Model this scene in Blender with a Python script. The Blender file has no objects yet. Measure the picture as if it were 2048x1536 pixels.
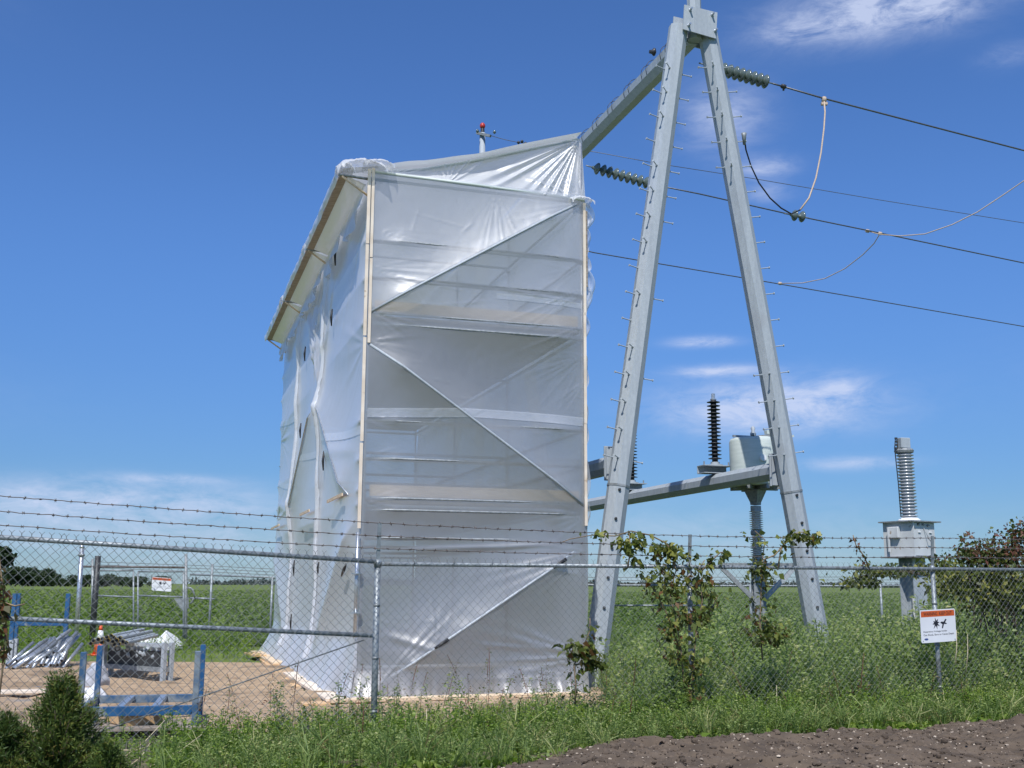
import bpy, bmesh, math, random
import numpy as np
from mathutils import Vector, Matrix

# ------------------------------------------------------------------ camera
FPX, PITCH, ROLL, CAMH = 2200.0, math.radians(10.35), math.radians(0.25), 1.55
scn = bpy.context.scene
col = scn.collection
camd = bpy.data.cameras.new('camera')
camd.sensor_width = 36.0
camd.lens = FPX / 2048 * 36.0
camd.clip_start = 0.1
camd.clip_end = 6000
cam = bpy.data.objects.new('camera', camd)
col.objects.link(cam)
CM = Matrix.Rotation(math.pi / 2 + PITCH, 3, 'X') @ Matrix.Rotation(ROLL, 3, 'Z')
cam.matrix_world = Matrix.Translation((0, 0, CAMH)) @ CM.to_4x4()
scn.camera = cam

# ------------------------------------------------------------------ light
AU = math.radians(17.5)                       # heading of the scaffold front and of the line structure
U = Vector((math.cos(AU), math.sin(AU), 0))
V = Vector((-math.sin(AU), math.cos(AU), 0))
SUN = (-0.32 * U - 0.66 * V + Vector((0, 0, 1))).normalized()
sl = bpy.data.lights.new('sun', 'SUN')
sl.energy = 4.4
sl.angle = math.radians(0.5)
sl.color = (1.0, 0.975, 0.94)
so = bpy.data.objects.new('sun', sl)
col.objects.link(so)
so.rotation_euler = SUN.to_track_quat('Z', 'Y').to_euler()
so.location = (-10, -10, 30)
vs = scn.view_settings
vs.view_transform = 'Standard'
vs.look = 'None'
vs.exposure = 0.14
vs.gamma = 1.0
vs.use_curve_mapping = False
try:
    scn.cycles.max_bounces = 12
    scn.cycles.transparent_max_bounces = 24
    scn.cycles.transmission_bounces = 8
    scn.cycles.diffuse_bounces = 5
except Exception:
    pass

W = bpy.data.worlds.new('World')
scn.world = W
W.use_nodes = True
wn, wl = W.node_tree.nodes, W.node_tree.links
wn.clear()


def px_ray(x, y):
    return (CM @ Vector(((x - 1024) / FPX, (768 - y) / FPX, -1.0))).normalized()


def build_world():
    out = wn.new('ShaderNodeOutputWorld')
    bg = wn.new('ShaderNodeBackground')
    sky = wn.new('ShaderNodeTexSky')
    sky.sky_type = 'NISHITA'
    sky.sun_disc = False
    sky.sun_elevation = math.asin(SUN.z)
    sky.sun_rotation = math.atan2(SUN.x, SUN.y)
    sky.altitude = 250
    sky.air_density = 1.0
    sky.dust_density = 0.2
    sky.ozone_density = 3.2
    bg.inputs['Strength'].default_value = 0.118
    tc = wn.new('ShaderNodeTexCoord')

    def node(t, **k):
        n = wn.new(t)
        for a, b in k.items():
            setattr(n, a, b)
        return n

    def math_(op, a, b=None):
        n = node('ShaderNodeMath', operation=op)
        for i, q in enumerate((a, b)):
            if q is None:
                continue
            if isinstance(q, (int, float)):
                n.inputs[i].default_value = q
            else:
                wl.new(q, n.inputs[i])
        return n.outputs[0]

    def dot(v):
        n = node('ShaderNodeVectorMath', operation='DOT_PRODUCT')
        wl.new(tc.outputs['Generated'], n.inputs[0])
        n.inputs[1].default_value = v
        return n.outputs['Value']
    # cloud streaks: stretched noise on the sky direction
    mp = node('ShaderNodeMapping')
    mp.inputs['Scale'].default_value = (9, 9, 24)
    mp.inputs['Rotation'].default_value = (0, math.radians(10), 0)
    wl.new(tc.outputs['Generated'], mp.inputs['Vector'])
    nz = node('ShaderNodeTexNoise')
    nz.inputs['Scale'].default_value = 2.3
    nz.inputs['Detail'].default_value = 9
    nz.inputs['Roughness'].default_value = 0.68
    nz.inputs['Distortion'].default_value = 0.5
    wl.new(mp.outputs[0], nz.inputs['Vector'])
    tex = math_('MULTIPLY', math_('SUBTRACT', nz.outputs['Fac'], 0.27), 3.3)
    acc = None
    # wisps: centre (direction), half width, half height, density
    wisps = [((1745, 22), 150, 42, .95), ((1610, 62), 60, 14, .5), ((1880, 5), 40, 30, .4), ((1445, 235), 70, 55, .50), ((1530, 335), 45, 18, .6),
             ((1530, 385), 40, 16, .35), ((1405, 684), 55, 9, .75), ((1440, 742), 80, 10, .7), ((1535, 815), 165, 44, 1.0),
             ((1690, 775), 40, 24, .5), ((1700, 926), 95, 12, .45), ((170, 1000), 330, 32, .70), ((330, 958), 110, 9, .45),
             ((30, 1060), 300, 40, .38), ((420, 1090), 200, 45, .30), ((1300, 1080), 600, 60, .22), ((2020, 110), 40, 18, .25),
             ((1375, 1195), 1800, 45, .25), ((-1500, 600), 500, 60, .6), ((3600, 500), 500, 80, .5), ((-900, -300), 300, 60, .5)]
    for (c, w_, h_, d_) in wisps:
        cd = px_ray(*c)
        rt = cd.cross(Vector((0, 0, 1))).normalized()
        up = rt.cross(cd).normalized()
        a = math_('MULTIPLY', dot(rt), FPX / w_)
        b = math_('MULTIPLY', dot(up), FPX / h_)
        r2 = math_('ADD', math_('MULTIPLY', a, a), math_('MULTIPLY', b, b))
        g = math_('POWER', 2.718, math_('MULTIPLY', r2, -0.9))
        front = math_('GREATER_THAN', dot(cd), 0.2)
        g = math_('MULTIPLY', math_('MULTIPLY', g, front), d_)
        acc = g if acc is None else math_('ADD', acc, g)
    fac = node('ShaderNodeMath', operation='MULTIPLY', use_clamp=True)
    wl.new(acc, fac.inputs[0])
    wl.new(tex, fac.inputs[1])
    fac2 = math_('MINIMUM', fac.outputs[0], 0.78)
    mix = node('ShaderNodeMix', data_type='RGBA')
    mix.inputs['B'].default_value = (4.9, 5.5, 7.2, 1)
    tint = node('ShaderNodeMix', data_type='RGBA', blend_type='MULTIPLY')   # the camera's cool white balance
    tint.inputs['Factor'].default_value = 1
    tint.inputs['B'].default_value = (0.51, 0.755, 1.11, 1)
    hz = node('ShaderNodeMapRange')                        # sky dimmed towards the horizon, the same all round
    hz.interpolation_type = 'SMOOTHSTEP'
    hz.inputs['From Max'].default_value = 0.34
    hz.inputs['To Min'].default_value = 0.60
    wl.new(dot((0, 0, 1)), hz.inputs['Value'])
    dim = node('ShaderNodeVectorMath', operation='SCALE')
    wl.new(sky.outputs[0], dim.inputs[0])
    wl.new(hz.outputs[0], dim.inputs['Scale'])
    wl.new(dim.outputs[0], tint.inputs['A'])
    wl.new(fac2, mix.inputs['Factor'])
    wl.new(tint.outputs['Result'], mix.inputs['A'])
    wl.new(mix.outputs['Result'], bg.inputs['Color'])
    wl.new(bg.outputs[0], out.inputs[0])


build_world()

# ------------------------------------------------------------------ helpers
rnd = random.Random(7)
rng = np.random.default_rng(11)
CAM = Vector((0, 0, CAMH))


def ground(x, y, z=0.0):
    d = px_ray(x, y)
    return CAM + d * ((z - CAMH) / d.z)


def on_plane(x, y, p, n):
    d = px_ray(x, y)
    return CAM + d * ((Vector(p) - CAM).dot(n) / d.dot(n))


def at_depth(x, y, Y):
    d = px_ray(x, y)
    return CAM + d * (Y / d.y)


def tag(o, label=None, cat=None, group=None, kind=None):
    if label:
        o['label'] = label
    if cat:
        o['category'] = cat
    if group:
        o['group'] = group
    if kind:
        o['kind'] = kind
    return o


def thing(name, label, cat, loc=(0, 0, 0), rz=0.0, group=None):
    o = bpy.data.objects.new(name, None)
    o.empty_display_size = 0.1
    o.location = loc
    o.rotation_euler = (0, 0, rz)
    col.objects.link(o)
    return tag(o, label, cat, group)


class MB:
    """collects shapes into one mesh"""

    def __init__(s):
        s.v, s.f, s.sm = [], [], []

    def add(s, vs_, fs, smooth=False):
        b = len(s.v)
        s.v += [Vector(q) for q in vs_]
        s.f += [tuple(b + i for i in q) for q in fs]
        s.sm += [smooth] * len(fs)
        return s

    def box(s, c, size, R=None, bev=0.0):
        x, y, z = (k / 2 for k in size)
        R = R or Matrix.Identity(3)
        c = Vector(c)
        if bev <= 0:
            pts = [(a, b, d) for d in (-z, z) for a, b in ((-x, -y), (x, -y), (x, y), (-x, y))]
            s.add([c + R @ Vector(p) for p in pts],
                  [(3, 2, 1, 0), (4, 5, 6, 7), (0, 1, 5, 4), (1, 2, 6, 5), (2, 3, 7, 6), (3, 0, 4, 7)])
        else:
            b = min(bev, x * .9, y * .9, z * .9)
            pts = []
            for d, k in ((-z, b), (-z + b, 0), (z - b, 0), (z, b)):
                xx, yy = x - k, y - k
                pts += [(-xx + b, -yy, d), (xx - b, -yy, d), (xx, -yy + b, d), (xx, yy - b, d),
                        (xx - b, yy, d), (-xx + b, yy, d), (-xx, yy - b, d), (-xx, -yy + b, d)]
            fs = [tuple(reversed(range(8))), tuple(range(24, 32))]
            for l in range(3):
                for i in range(8):
                    j = (i + 1) % 8
                    fs.append((l * 8 + i, l * 8 + j, l * 8 + 8 + j, l * 8 + 8 + i))
            s.add([c + R @ Vector(p) for p in pts], fs)
        return s

    def bar(s, p0, p1, w, h, up=(0, 0, 1)):
        p0, p1 = Vector(p0), Vector(p1)
        d = p1 - p0
        L = d.length
        d.normalize()
        up = Vector(up)
        if abs(d.dot(up)) > .98:
            up = Vector((0, 1, 0))
        sx = d.cross(up).normalized()
        sz = sx.cross(d).normalized()
        R = Matrix((d, sx, sz)).transposed()
        return s.box((p0 + p1) / 2, (L, w, h), R)

    def tube(s, pts, r, seg=8, caps=True, smooth=True, phase=0.0):
        pts = [Vector(p) for p in pts]
        rs = r if isinstance(r, (list, tuple)) else [r] * len(pts)
        n = len(pts)
        d0 = (pts[1] - pts[0]).normalized()
        ref = Vector((0, 0, 1)) if abs(d0.z) < .9 else Vector((0, 1, 0))
        vsx, fs = [], []
        for i, p in enumerate(pts):
            d = (pts[min(i + 1, n - 1)] - pts[max(i - 1, 0)]).normalized()
            a = d.cross(ref)
            if a.length < 1e-6:
                a = d.orthogonal()
            a.normalize()
            b = a.cross(d).normalized()
            for k in range(seg):
                t = 2 * math.pi * k / seg + phase
                vsx.append(p + (a * math.cos(t) + b * math.sin(t)) * rs[i])
        for i in range(n - 1):
            for k in range(seg):
                j = (k + 1) % seg
                fs.append((i * seg + k, (i + 1) * seg + k, (i + 1) * seg + j, i * seg + j))
        s.add(vsx, fs, smooth)
        if caps:
            b = len(s.v) - n * seg
            s.f.append(tuple(b + k for k in range(seg)))
            s.f.append(tuple(b + (n - 1) * seg + k for k in reversed(range(seg))))
            s.sm += [False, False]
        return s

    def lathe(s, prof, base=(0, 0, 0), axis=(0, 0, 1), seg=16, smooth=True):
        axis = Vector(axis).normalized()
        q = axis.to_track_quat('Z', 'Y').to_matrix()
        base = Vector(base)
        vsx, fs = [], []
        for r, z in prof:
            for k in range(seg):
                t = 2 * math.pi * k / seg
                vsx.append(base + q @ Vector((r * math.cos(t), r * math.sin(t), z)))
        for i in range(len(prof) - 1):
            for k in range(seg):
                j = (k + 1) % seg
                fs.append((i * seg + k, i * seg + j, (i + 1) * seg + j, (i + 1) * seg + k))
        s.add(vsx, fs, smooth)
        b = len(s.v) - len(prof) * seg
        if prof[0][0] > 1e-4:
            s.f.append(tuple(b + k for k in reversed(range(seg))))
            s.sm.append(False)
        if prof[-1][0] > 1e-4:
            s.f.append(tuple(b + (len(prof) - 1) * seg + k for k in range(seg)))
            s.sm.append(False)
        return s

    def prism(s, poly, p0, ex, ey, ez):
        """polygon (2d) in axes ex, ey extruded along ez (a vector with its length)"""
        p0, ex, ey, ez = Vector(p0), Vector(ex), Vector(ey), Vector(ez)
        n = len(poly)
        a = [p0 + ex * x + ey * y for x, y in poly]
        s.add(a + [q + ez for q in a],
              [tuple(range(n)), tuple(n + i for i in reversed(range(n)))] +
              [(i, n + i, n + (i + 1) % n, (i + 1) % n) for i in range(n)])
        return s

    def build(s, name, mat, parent=None, smooth_all=False):
        me = bpy.data.meshes.new(name)
        off = parent_origin(parent)
        me.from_pydata([tuple(q - off) for q in s.v], [], s.f)
        me.polygons.foreach_set('use_smooth', [True] * len(s.f) if smooth_all else s.sm)
        bm = bmesh.new()
        bm.from_mesh(me)
        bmesh.ops.recalc_face_normals(bm, faces=bm.faces)
        bm.to_mesh(me)
        bm.free()
        me.materials.append(mat)
        return link(me, name, parent)


LOCAL = set()          # things whose parts are modelled in local coordinates


def parent_origin(p):
    off = Vector((0, 0, 0))
    if p is None:
        return off
    q = p
    while q is not None:
        if q.name in LOCAL:
            return Vector((0, 0, 0))
        off += Vector(q.location)
        q = q.parent
    return off


def link(me, name, parent=None):
    o = bpy.data.objects.new(name, me)
    col.objects.link(o)
    if parent is not None:
        o.parent = parent
    return o


def copy_tree(o, loc=None, rz=None, parent=None):
    c = o.copy()
    col.objects.link(c)
    if parent is not None:
        c.parent = parent
    if loc is not None:
        c.location = loc
    if rz is not None:
        c.rotation_euler = (0, 0, rz)
    for ch in list(o.children):
        copy_tree(ch, None, None, c)
    return c


def quads_mesh(name, Q, tint, mat, parent=None, smooth=False):
    """Q (n,4,3) array of separate quads, tint (n,) -> one mesh with a 'tint' attribute"""
    Q = np.asarray(Q, dtype=np.float32)
    n = len(Q)
    off = np.array(parent_origin(parent), dtype=np.float32)
    me = bpy.data.meshes.new(name)
    me.vertices.add(n * 4)
    me.vertices.foreach_set('co', (Q - off).reshape(-1))
    me.loops.add(n * 4)
    me.loops.foreach_set('vertex_index', np.arange(n * 4, dtype=np.int32))
    me.polygons.add(n)
    me.polygons.foreach_set('loop_start', np.arange(0, n * 4, 4, dtype=np.int32))
    at = me.attributes.new('tint', 'FLOAT', 'FACE')
    at.data.foreach_set('value', np.asarray(tint, dtype=np.float32))
    me.update(calc_edges=True)
    me.materials.append(mat)
    return link(me, name, parent)


def grid_mesh(name, P, mat, parent=None, smooth=True):
    """P (a,b,3) array of points"""
    a, b, _ = P.shape
    off = np.array(parent_origin(parent))
    me = bpy.data.meshes.new(name)
    me.vertices.add(a * b)
    me.vertices.foreach_set('co', (P - off).astype(np.float32).reshape(-1))
    i = np.arange(a - 1)[:, None] * b + np.arange(b - 1)[None, :]
    f = np.stack([i, i + 1, i + b + 1, i + b], -1).reshape(-1, 4).astype(np.int32)
    n = len(f)
    me.loops.add(n * 4)
    me.loops.foreach_set('vertex_index', f.reshape(-1))
    me.polygons.add(n)
    me.polygons.foreach_set('loop_start', np.arange(0, n * 4, 4, dtype=np.int32))
    me.polygons.foreach_set('use_smooth', np.full(n, smooth))
    me.update(calc_edges=True)
    me.materials.append(mat)
    return link(me, name, parent)


def smooth_noise(shape, cells, seed):
    """bilinear value noise on a grid"""
    r = np.random.default_rng(seed)
    a = r.random((cells[0] + 2, cells[1] + 2))
    x = np.linspace(0, cells[0], shape[0])
    y = np.linspace(0, cells[1], shape[1])
    xi, yi = x.astype(int), y.astype(int)
    xf, yf = x - xi, y - yi
    xf, yf = xf * xf * (3 - 2 * xf), yf * yf * (3 - 2 * yf)
    g = lambda i, j: a[np.ix_(xi + i, yi + j)]
    return ((g(0, 0) * (1 - xf)[:, None] + g(1, 0) * xf[:, None]) * (1 - yf)[None] +
            (g(0, 1) * (1 - xf)[:, None] + g(1, 1) * xf[:, None]) * yf[None]) - .5


# ------------------------------------------------------------------ materials
def new_mat(name):
    m = bpy.data.materials.new(name)
    m.use_nodes = True
    nt = m.node_tree
    return m, nt, nt.nodes['Principled BSDF']


def noise_mat(name, c0, c1, scale=8, rough=.6, metal=0.0, bump=0.0, detail=6, lo=.35, hi=.65, bscale=None, spec=.5, stretch=None, spots=None, streak=0.0):
    m, nt, p = new_mat(name)
    n, l = nt.nodes, nt.links
    tc = n.new('ShaderNodeTexCoord')
    mp = n.new('ShaderNodeMapping')
    l.new(tc.outputs['Object'], mp.inputs[0])
    if stretch:
        mp.inputs['Scale'].default_value = stretch
    t = n.new('ShaderNodeTexNoise')
    t.inputs['Scale'].default_value = scale
    t.inputs['Detail'].default_value = detail
    l.new(mp.outputs[0], t.inputs['Vector'])
    r = n.new('ShaderNodeValToRGB')
    r.color_ramp.elements[0].position = lo
    r.color_ramp.elements[1].position = hi
    r.color_ramp.elements[0].color = (*c0, 1)
    r.color_ramp.elements[1].color = (*c1, 1)
    l.new(t.outputs['Fac'], r.inputs[0])
    out = r.outputs[0]
    if spots:
        sc, thr, cs = spots
        t3 = n.new('ShaderNodeTexNoise')
        t3.inputs['Scale'].default_value = sc
        t3.inputs['Detail'].default_value = 4
        l.new(tc.outputs['Object'], t3.inputs['Vector'])
        r3 = n.new('ShaderNodeValToRGB')
        r3.color_ramp.elements[0].position = thr
        r3.color_ramp.elements[1].position = min(1, thr + .06)
        r3.color_ramp.elements[0].color = (0, 0, 0, 1)
        r3.color_ramp.elements[1].color = (1, 1, 1, 1)
        l.new(t3.outputs['Fac'], r3.inputs[0])
        mx = n.new('ShaderNodeMix')
        mx.data_type = 'RGBA'
        l.new(r3.outputs[0], mx.inputs['Factor'])
        l.new(out, mx.inputs['A'])
        mx.inputs['B'].default_value = (*cs, 1)
        out = mx.outputs['Result']
    if streak:                                            # rain streaks and stains running down the surface
        mp4 = n.new('ShaderNodeMapping')
        mp4.inputs['Scale'].default_value = (9, 9, .35)
        l.new(tc.outputs['Object'], mp4.inputs[0])
        t4 = n.new('ShaderNodeTexNoise')
        t4.inputs['Scale'].default_value = 1.5
        t4.inputs['Detail'].default_value = 5
        l.new(mp4.outputs[0], t4.inputs['Vector'])
        r4 = n.new('ShaderNodeValToRGB')
        r4.color_ramp.elements[0].position = .38
        r4.color_ramp.elements[1].position = .68
        r4.color_ramp.elements[0].color = (1, 1, 1, 1)
        r4.color_ramp.elements[1].color = (1 - streak, 1 - streak, 1 - streak * .9, 1)
        l.new(t4.outputs['Fac'], r4.inputs[0])
        mx4 = n.new('ShaderNodeMix')
        mx4.data_type = 'RGBA'
        mx4.blend_type = 'MULTIPLY'
        mx4.inputs['Factor'].default_value = 1
        l.new(out, mx4.inputs['A'])
        l.new(r4.outputs[0], mx4.inputs['B'])
        out = mx4.outputs['Result']
    l.new(out, p.inputs['Base Color'])
    p.inputs['Roughness'].default_value = rough
    p.inputs['Metallic'].default_value = metal
    p.inputs['Specular IOR Level'].default_value = spec
    if bump:
        t2 = n.new('ShaderNodeTexNoise')
        t2.inputs['Scale'].default_value = bscale or scale * 4
        t2.inputs['Detail'].default_value = 5
        l.new(mp.outputs[0], t2.inputs['Vector'])
        b = n.new('ShaderNodeBump')
        b.inputs['Strength'].default_value = bump
        b.inputs['Distance'].default_value = .02
        l.new(t2.outputs['Fac'], b.inputs['Height'])
        l.new(b.outputs[0], p.inputs['Normal'])
    return m


def leaf_mat(name, stops, trans=.35, rough=.5):
    """stops: list of (tint value, colour)"""
    m, nt, p = new_mat(name)
    n, l = nt.nodes, nt.links
    a = n.new('ShaderNodeAttribute')
    a.attribute_name = 'tint'
    r = n.new('ShaderNodeValToRGB')
    while len(r.color_ramp.elements) < len(stops):
        r.color_ramp.elements.new(.5)
    for e, (q, c) in zip(r.color_ramp.elements, stops):
        e.position = q
        e.color = (*c, 1)
    l.new(a.outputs['Fac'], r.inputs[0])
    l.new(r.outputs[0], p.inputs['Base Color'])
    p.inputs['Roughness'].default_value = rough
    p.inputs['Specular IOR Level'].default_value = .35
    t = n.new('ShaderNodeBsdfTranslucent')
    hs = n.new('ShaderNodeHueSaturation')
    hs.inputs['Value'].default_value = 1.5
    hs.inputs['Saturation'].default_value = 1.1
    l.new(r.outputs[0], hs.inputs['Color'])
    l.new(hs.outputs[0], t.inputs['Color'])
    mx = n.new('ShaderNodeMixShader')
    mx.inputs[0].default_value = trans
    l.new(p.outputs[0], mx.inputs[1])
    l.new(t.outputs[0], mx.inputs[2])
    l.new(mx.outputs[0], n['Material Output'].inputs[0])
    return m


def film_mat(name, clear=.41, transl=.71, colr=(.76, .775, .79), gloss=.5, sheen=.08):
    """hazy polythene: part clear, part diffusing; seen at a slant it is less clear (longer path through it)"""
    m, nt, p = new_mat(name)
    n, l = nt.nodes, nt.links
    n.remove(p)
    tc = n.new('ShaderNodeTexCoord')
    t = n.new('ShaderNodeTexNoise')
    t.inputs['Scale'].default_value = 9
    t.inputs['Detail'].default_value = 6
    t.inputs['Roughness'].default_value = .6
    l.new(tc.outputs['Object'], t.inputs['Vector'])
    b = n.new('ShaderNodeBump')
    b.inputs['Strength'].default_value = .08
    b.inputs['Distance'].default_value = .03
    l.new(t.outputs['Fac'], b.inputs['Height'])
    d = n.new('ShaderNodeBsdfDiffuse')
    d.inputs['Color'].default_value = (*colr, 1)
    tr = n.new('ShaderNodeBsdfTranslucent')
    tr.inputs['Color'].default_value = (*[c * .97 for c in colr], 1)
    l.new(b.outputs[0], d.inputs['Normal'])
    l.new(b.outputs[0], tr.inputs['Normal'])
    m1 = n.new('ShaderNodeMixShader')
    l.new(d.outputs[0], m1.inputs[1])
    l.new(tr.outputs[0], m1.inputs[2])
    tp = n.new('ShaderNodeBsdfTransparent')
    tp.inputs['Color'].default_value = (.93, .94, .95, 1)
    fw = n.new('ShaderNodeLayerWeight')
    fw.inputs['Blend'].default_value = .5
    mr = n.new('ShaderNodeMapRange')
    mr.inputs['From Min'].default_value = .1
    mr.inputs['From Max'].default_value = .85
    mr.inputs['To Min'].default_value = clear
    mr.inputs['To Max'].default_value = clear * .12
    l.new(fw.outputs['Facing'], mr.inputs['Value'])
    mt = n.new('ShaderNodeMapRange')
    mt.inputs['From Min'].default_value = .1
    mt.inputs['From Max'].default_value = .85
    mt.inputs['To Min'].default_value = transl
    mt.inputs['To Max'].default_value = transl * .28
    l.new(fw.outputs['Facing'], mt.inputs['Value'])
    l.new(mt.outputs[0], m1.inputs[0])
    m2 = n.new('ShaderNodeMixShader')
    l.new(mr.outputs[0], m2.inputs[0])
    l.new(m1.outputs[0], m2.inputs[1])
    l.new(tp.outputs[0], m2.inputs[2])
    g = n.new('ShaderNodeBsdfGlossy')
    g.inputs['Roughness'].default_value = .33
    g.inputs['Color'].default_value = (.95, .95, .95, 1)
    l.new(b.outputs[0], g.inputs['Normal'])
    ge = n.new('ShaderNodeNewGeometry')
    io = n.new('ShaderNodeMapRange')                  # same reflectance from either side of the film
    io.inputs['To Min'].default_value = 1.5
    io.inputs['To Max'].default_value = 1 / 1.5
    l.new(ge.outputs['Backfacing'], io.inputs['Value'])
    lw = n.new('ShaderNodeFresnel')
    l.new(io.outputs[0], lw.inputs['IOR'])
    l.new(b.outputs[0], lw.inputs['Normal'])
    mu = n.new('ShaderNodeMath')
    mu.operation = 'MULTIPLY'
    mu.use_clamp = True
    mu.inputs[1].default_value = gloss * 2
    l.new(lw.outputs[0], mu.inputs[0])
    g2 = n.new('ShaderNodeBsdfGlossy')
    g2.inputs['Roughness'].default_value = .46
    g2.inputs['Color'].default_value = (.92, .93, .95, 1)
    m25 = n.new('ShaderNodeMixShader')
    m25.inputs[0].default_value = sheen
    l.new(m2.outputs[0], m25.inputs[1])
    l.new(g2.outputs[0], m25.inputs[2])
    m3 = n.new('ShaderNodeMixShader')
    l.new(mu.outputs[0], m3.inputs[0])
    l.new(m25.outputs[0], m3.inputs[1])
    l.new(g.outputs[0], m3.inputs[2])
    l.new(m3.outputs[0], n['Material Output'].inputs[0])
    return m


M = {}
M['galv'] = noise_mat('galvanised_steel', (.345, .385, .415), (.42, .46, .49), 26, .58, .05, .03, lo=.25, hi=.75, spots=(1.1, .62, (.36, .39, .415)), stretch=(1, 1, .55), streak=.12)
M['galv_dark'] = noise_mat('weathered_steel', (.20, .22, .23), (.32, .34, .35), 20, .55, .3, .05)
M['galv_bright'] = noise_mat('bright_zinc', (.40, .43, .46), (.56, .59, .62), 30, .34, .7, .03)
M['fence'] = noise_mat('fence_zinc', (.20, .225, .245), (.31, .345, .365), 14, .5, .35, .04, spots=(5, .63, (.20, .21, .21)))
M['wire'] = noise_mat('fence_wire_zinc', (.13, .142, .142), (.22, .235, .23), 20, .55, .3)
M['barb'] = noise_mat('rusty_wire', (.09, .065, .055), (.19, .17, .16), 14, .7, .3)
M['steel_black'] = noise_mat('dark_steel', (.03, .032, .035), (.06, .062, .065), 12, .5, .3)
M['black'] = noise_mat('black_rubber_and_dark', (.010, .010, .012), (.022, .022, .024), 20, .55)  # rubber, also the painted dark of tube ends and film slits
M['polymer'] = noise_mat('dark_polymer', (.022, .024, .03), (.04, .043, .05), 9, .45)
M['conductor'] = noise_mat('weathered_aluminium', (.10, .105, .11), (.17, .175, .18), 30, .5, .6)
M['rope'] = noise_mat('rope_fibre', (.42, .32, .24), (.58, .47, .37), 60, .85, bump=.2)
M['glaze'] = noise_mat('grey_green_glaze', (.085, .115, .11), (.125, .16, .15), 5, .16, spec=.7)
M['porcelain'] = noise_mat('pale_porcelain', (.50, .49, .47), (.66, .65, .63), 6, .22, spec=.6)
M['porc_grey'] = noise_mat('grey_porcelain', (.33, .35, .37), (.47, .49, .51), 6, .25, spec=.6)
M['cream'] = noise_mat('pale_green_paint', (.50, .56, .52), (.58, .63, .59), 3, .42, stretch=(1, 1, 8))
M['cabinet'] = noise_mat('grey_white_paint', (.50, .52, .53), (.62, .64, .65), 3, .45, spots=(6, .68, (.36, .30, .24)))
M['wood'] = noise_mat('fresh_lumber', (.56, .42, .27), (.72, .58, .41), 5, .7, bump=.08, stretch=(1, 1, 9))
M['wood_old'] = noise_mat('grey_lumber', (.21, .17, .135), (.36, .31, .26), 6, .85, bump=.15, stretch=(1, 6, 6))
M['wood_orange'] = noise_mat('orange_lumber', (.50, .31, .15), (.68, .47, .27), 5, .75, bump=.1)
M['fascia'] = noise_mat('weathered_board', (.27, .215, .16), (.40, .33, .255), 6, .8, bump=.1, stretch=(1, 6, 6))
M['batten'] = noise_mat('pale_batten', (.66, .55, .43), (.80, .70, .58), 4, .7, spots=(7, .68, (.50, .38, .26)))
M['blue'] = noise_mat('blue_paint', (.012, .07, .18), (.025, .105, .235), 7, .42, spots=(6, .62, (.20, .23, .25)), spec=.5)
M['blue_worn'] = noise_mat('worn_blue_paint', (.04, .10, .19), (.21, .25, .28), 5, .5, lo=.42, hi=.58)
M['orange'] = noise_mat('orange_plastic', (.78, .085, .02), (.85, .13, .035), 5, .45)
M['white'] = noise_mat('white_plastic', (.72, .73, .75), (.82, .83, .84), 4, .5)
M['tarp_grey'] = noise_mat('grey_tarp', (.30, .31, .34), (.52, .53, .56), 5, .55, bump=.3)
M['yellow'] = noise_mat('yellow_paint', (.55, .40, .04), (.66, .50, .08), 6, .5)
M['red'] = noise_mat('red_plastic', (.42, .025, .016), (.52, .04, .022), 6, .4)
M['bluebit'] = noise_mat('pale_blue_plastic', (.22, .40, .55), (.35, .52, .62), 6, .45)
M['sign_white'] = noise_mat('sign_enamel', (.66, .67, .70), (.74, .75, .78), 3, .35)
M['sign_orange'] = noise_mat('sign_orange', (.52, .09, .018), (.62, .13, .03), 3, .4)
M['ink'] = noise_mat('sign_ink', (.012, .012, .02), (.02, .02, .03), 3, .5)
M['ink_blue'] = noise_mat('sign_blue', (.03, .06, .2), (.04, .08, .24), 3, .5)
M['film'] = film_mat('polythene_film')
M['film_roof'] = film_mat('polythene_roof', .10, .80)
M['film_tape'] = film_mat('polythene_double', .5, .6, (.84, .86, .89), .5, .10)
M['film_fold'] = film_mat('polythene_folded', .08, .45, (.84, .86, .88), .6, .12)
M['film_loose'] = film_mat('polythene_loose', .66, .5, (.85, .87, .9), .6)
M['stem'] = noise_mat('dry_stem', (.15, .105, .06), (.27, .20, .12), 9, .8)
M['straw'] = noise_mat('straw', (.40, .34, .22), (.54, .47, .32), 9, .8)
M['bark'] = noise_mat('bark', (.06, .045, .032), (.12, .09, .065), 6, .9, bump=.3)
M['stone'] = noise_mat('pebble', (.26, .21, .16), (.56, .47, .36), 1.3, .85)
M['clod'] = noise_mat('soil_clod', (.066, .048, .033), (.145, .108, .076), 3, .95)
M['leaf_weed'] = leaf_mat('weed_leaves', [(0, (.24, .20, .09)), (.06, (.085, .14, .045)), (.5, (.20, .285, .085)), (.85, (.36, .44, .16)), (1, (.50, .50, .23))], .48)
M['leaf_low'] = leaf_mat('low_leaves', [(0, (.18, .15, .06)), (.06, (.07, .13, .026)), (.6, (.18, .28, .05)), (1, (.36, .44, .11))], .45)
M['leaf_crop'] = leaf_mat('crop_leaves', [(0, (.09, .15, .032)), (.6, (.15, .225, .05)), (1, (.22, .29, .08))], .38)
M['leaf_vine'] = leaf_mat('vine_leaves', [(0, (.15, .055, .025)), (.10, (.17, .095, .035)), (.18, (.055, .07, .02)), (.6, (.105, .14, .03)), (.85, (.24, .26, .06)), (1, (.38, .36, .11))], .4)
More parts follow.
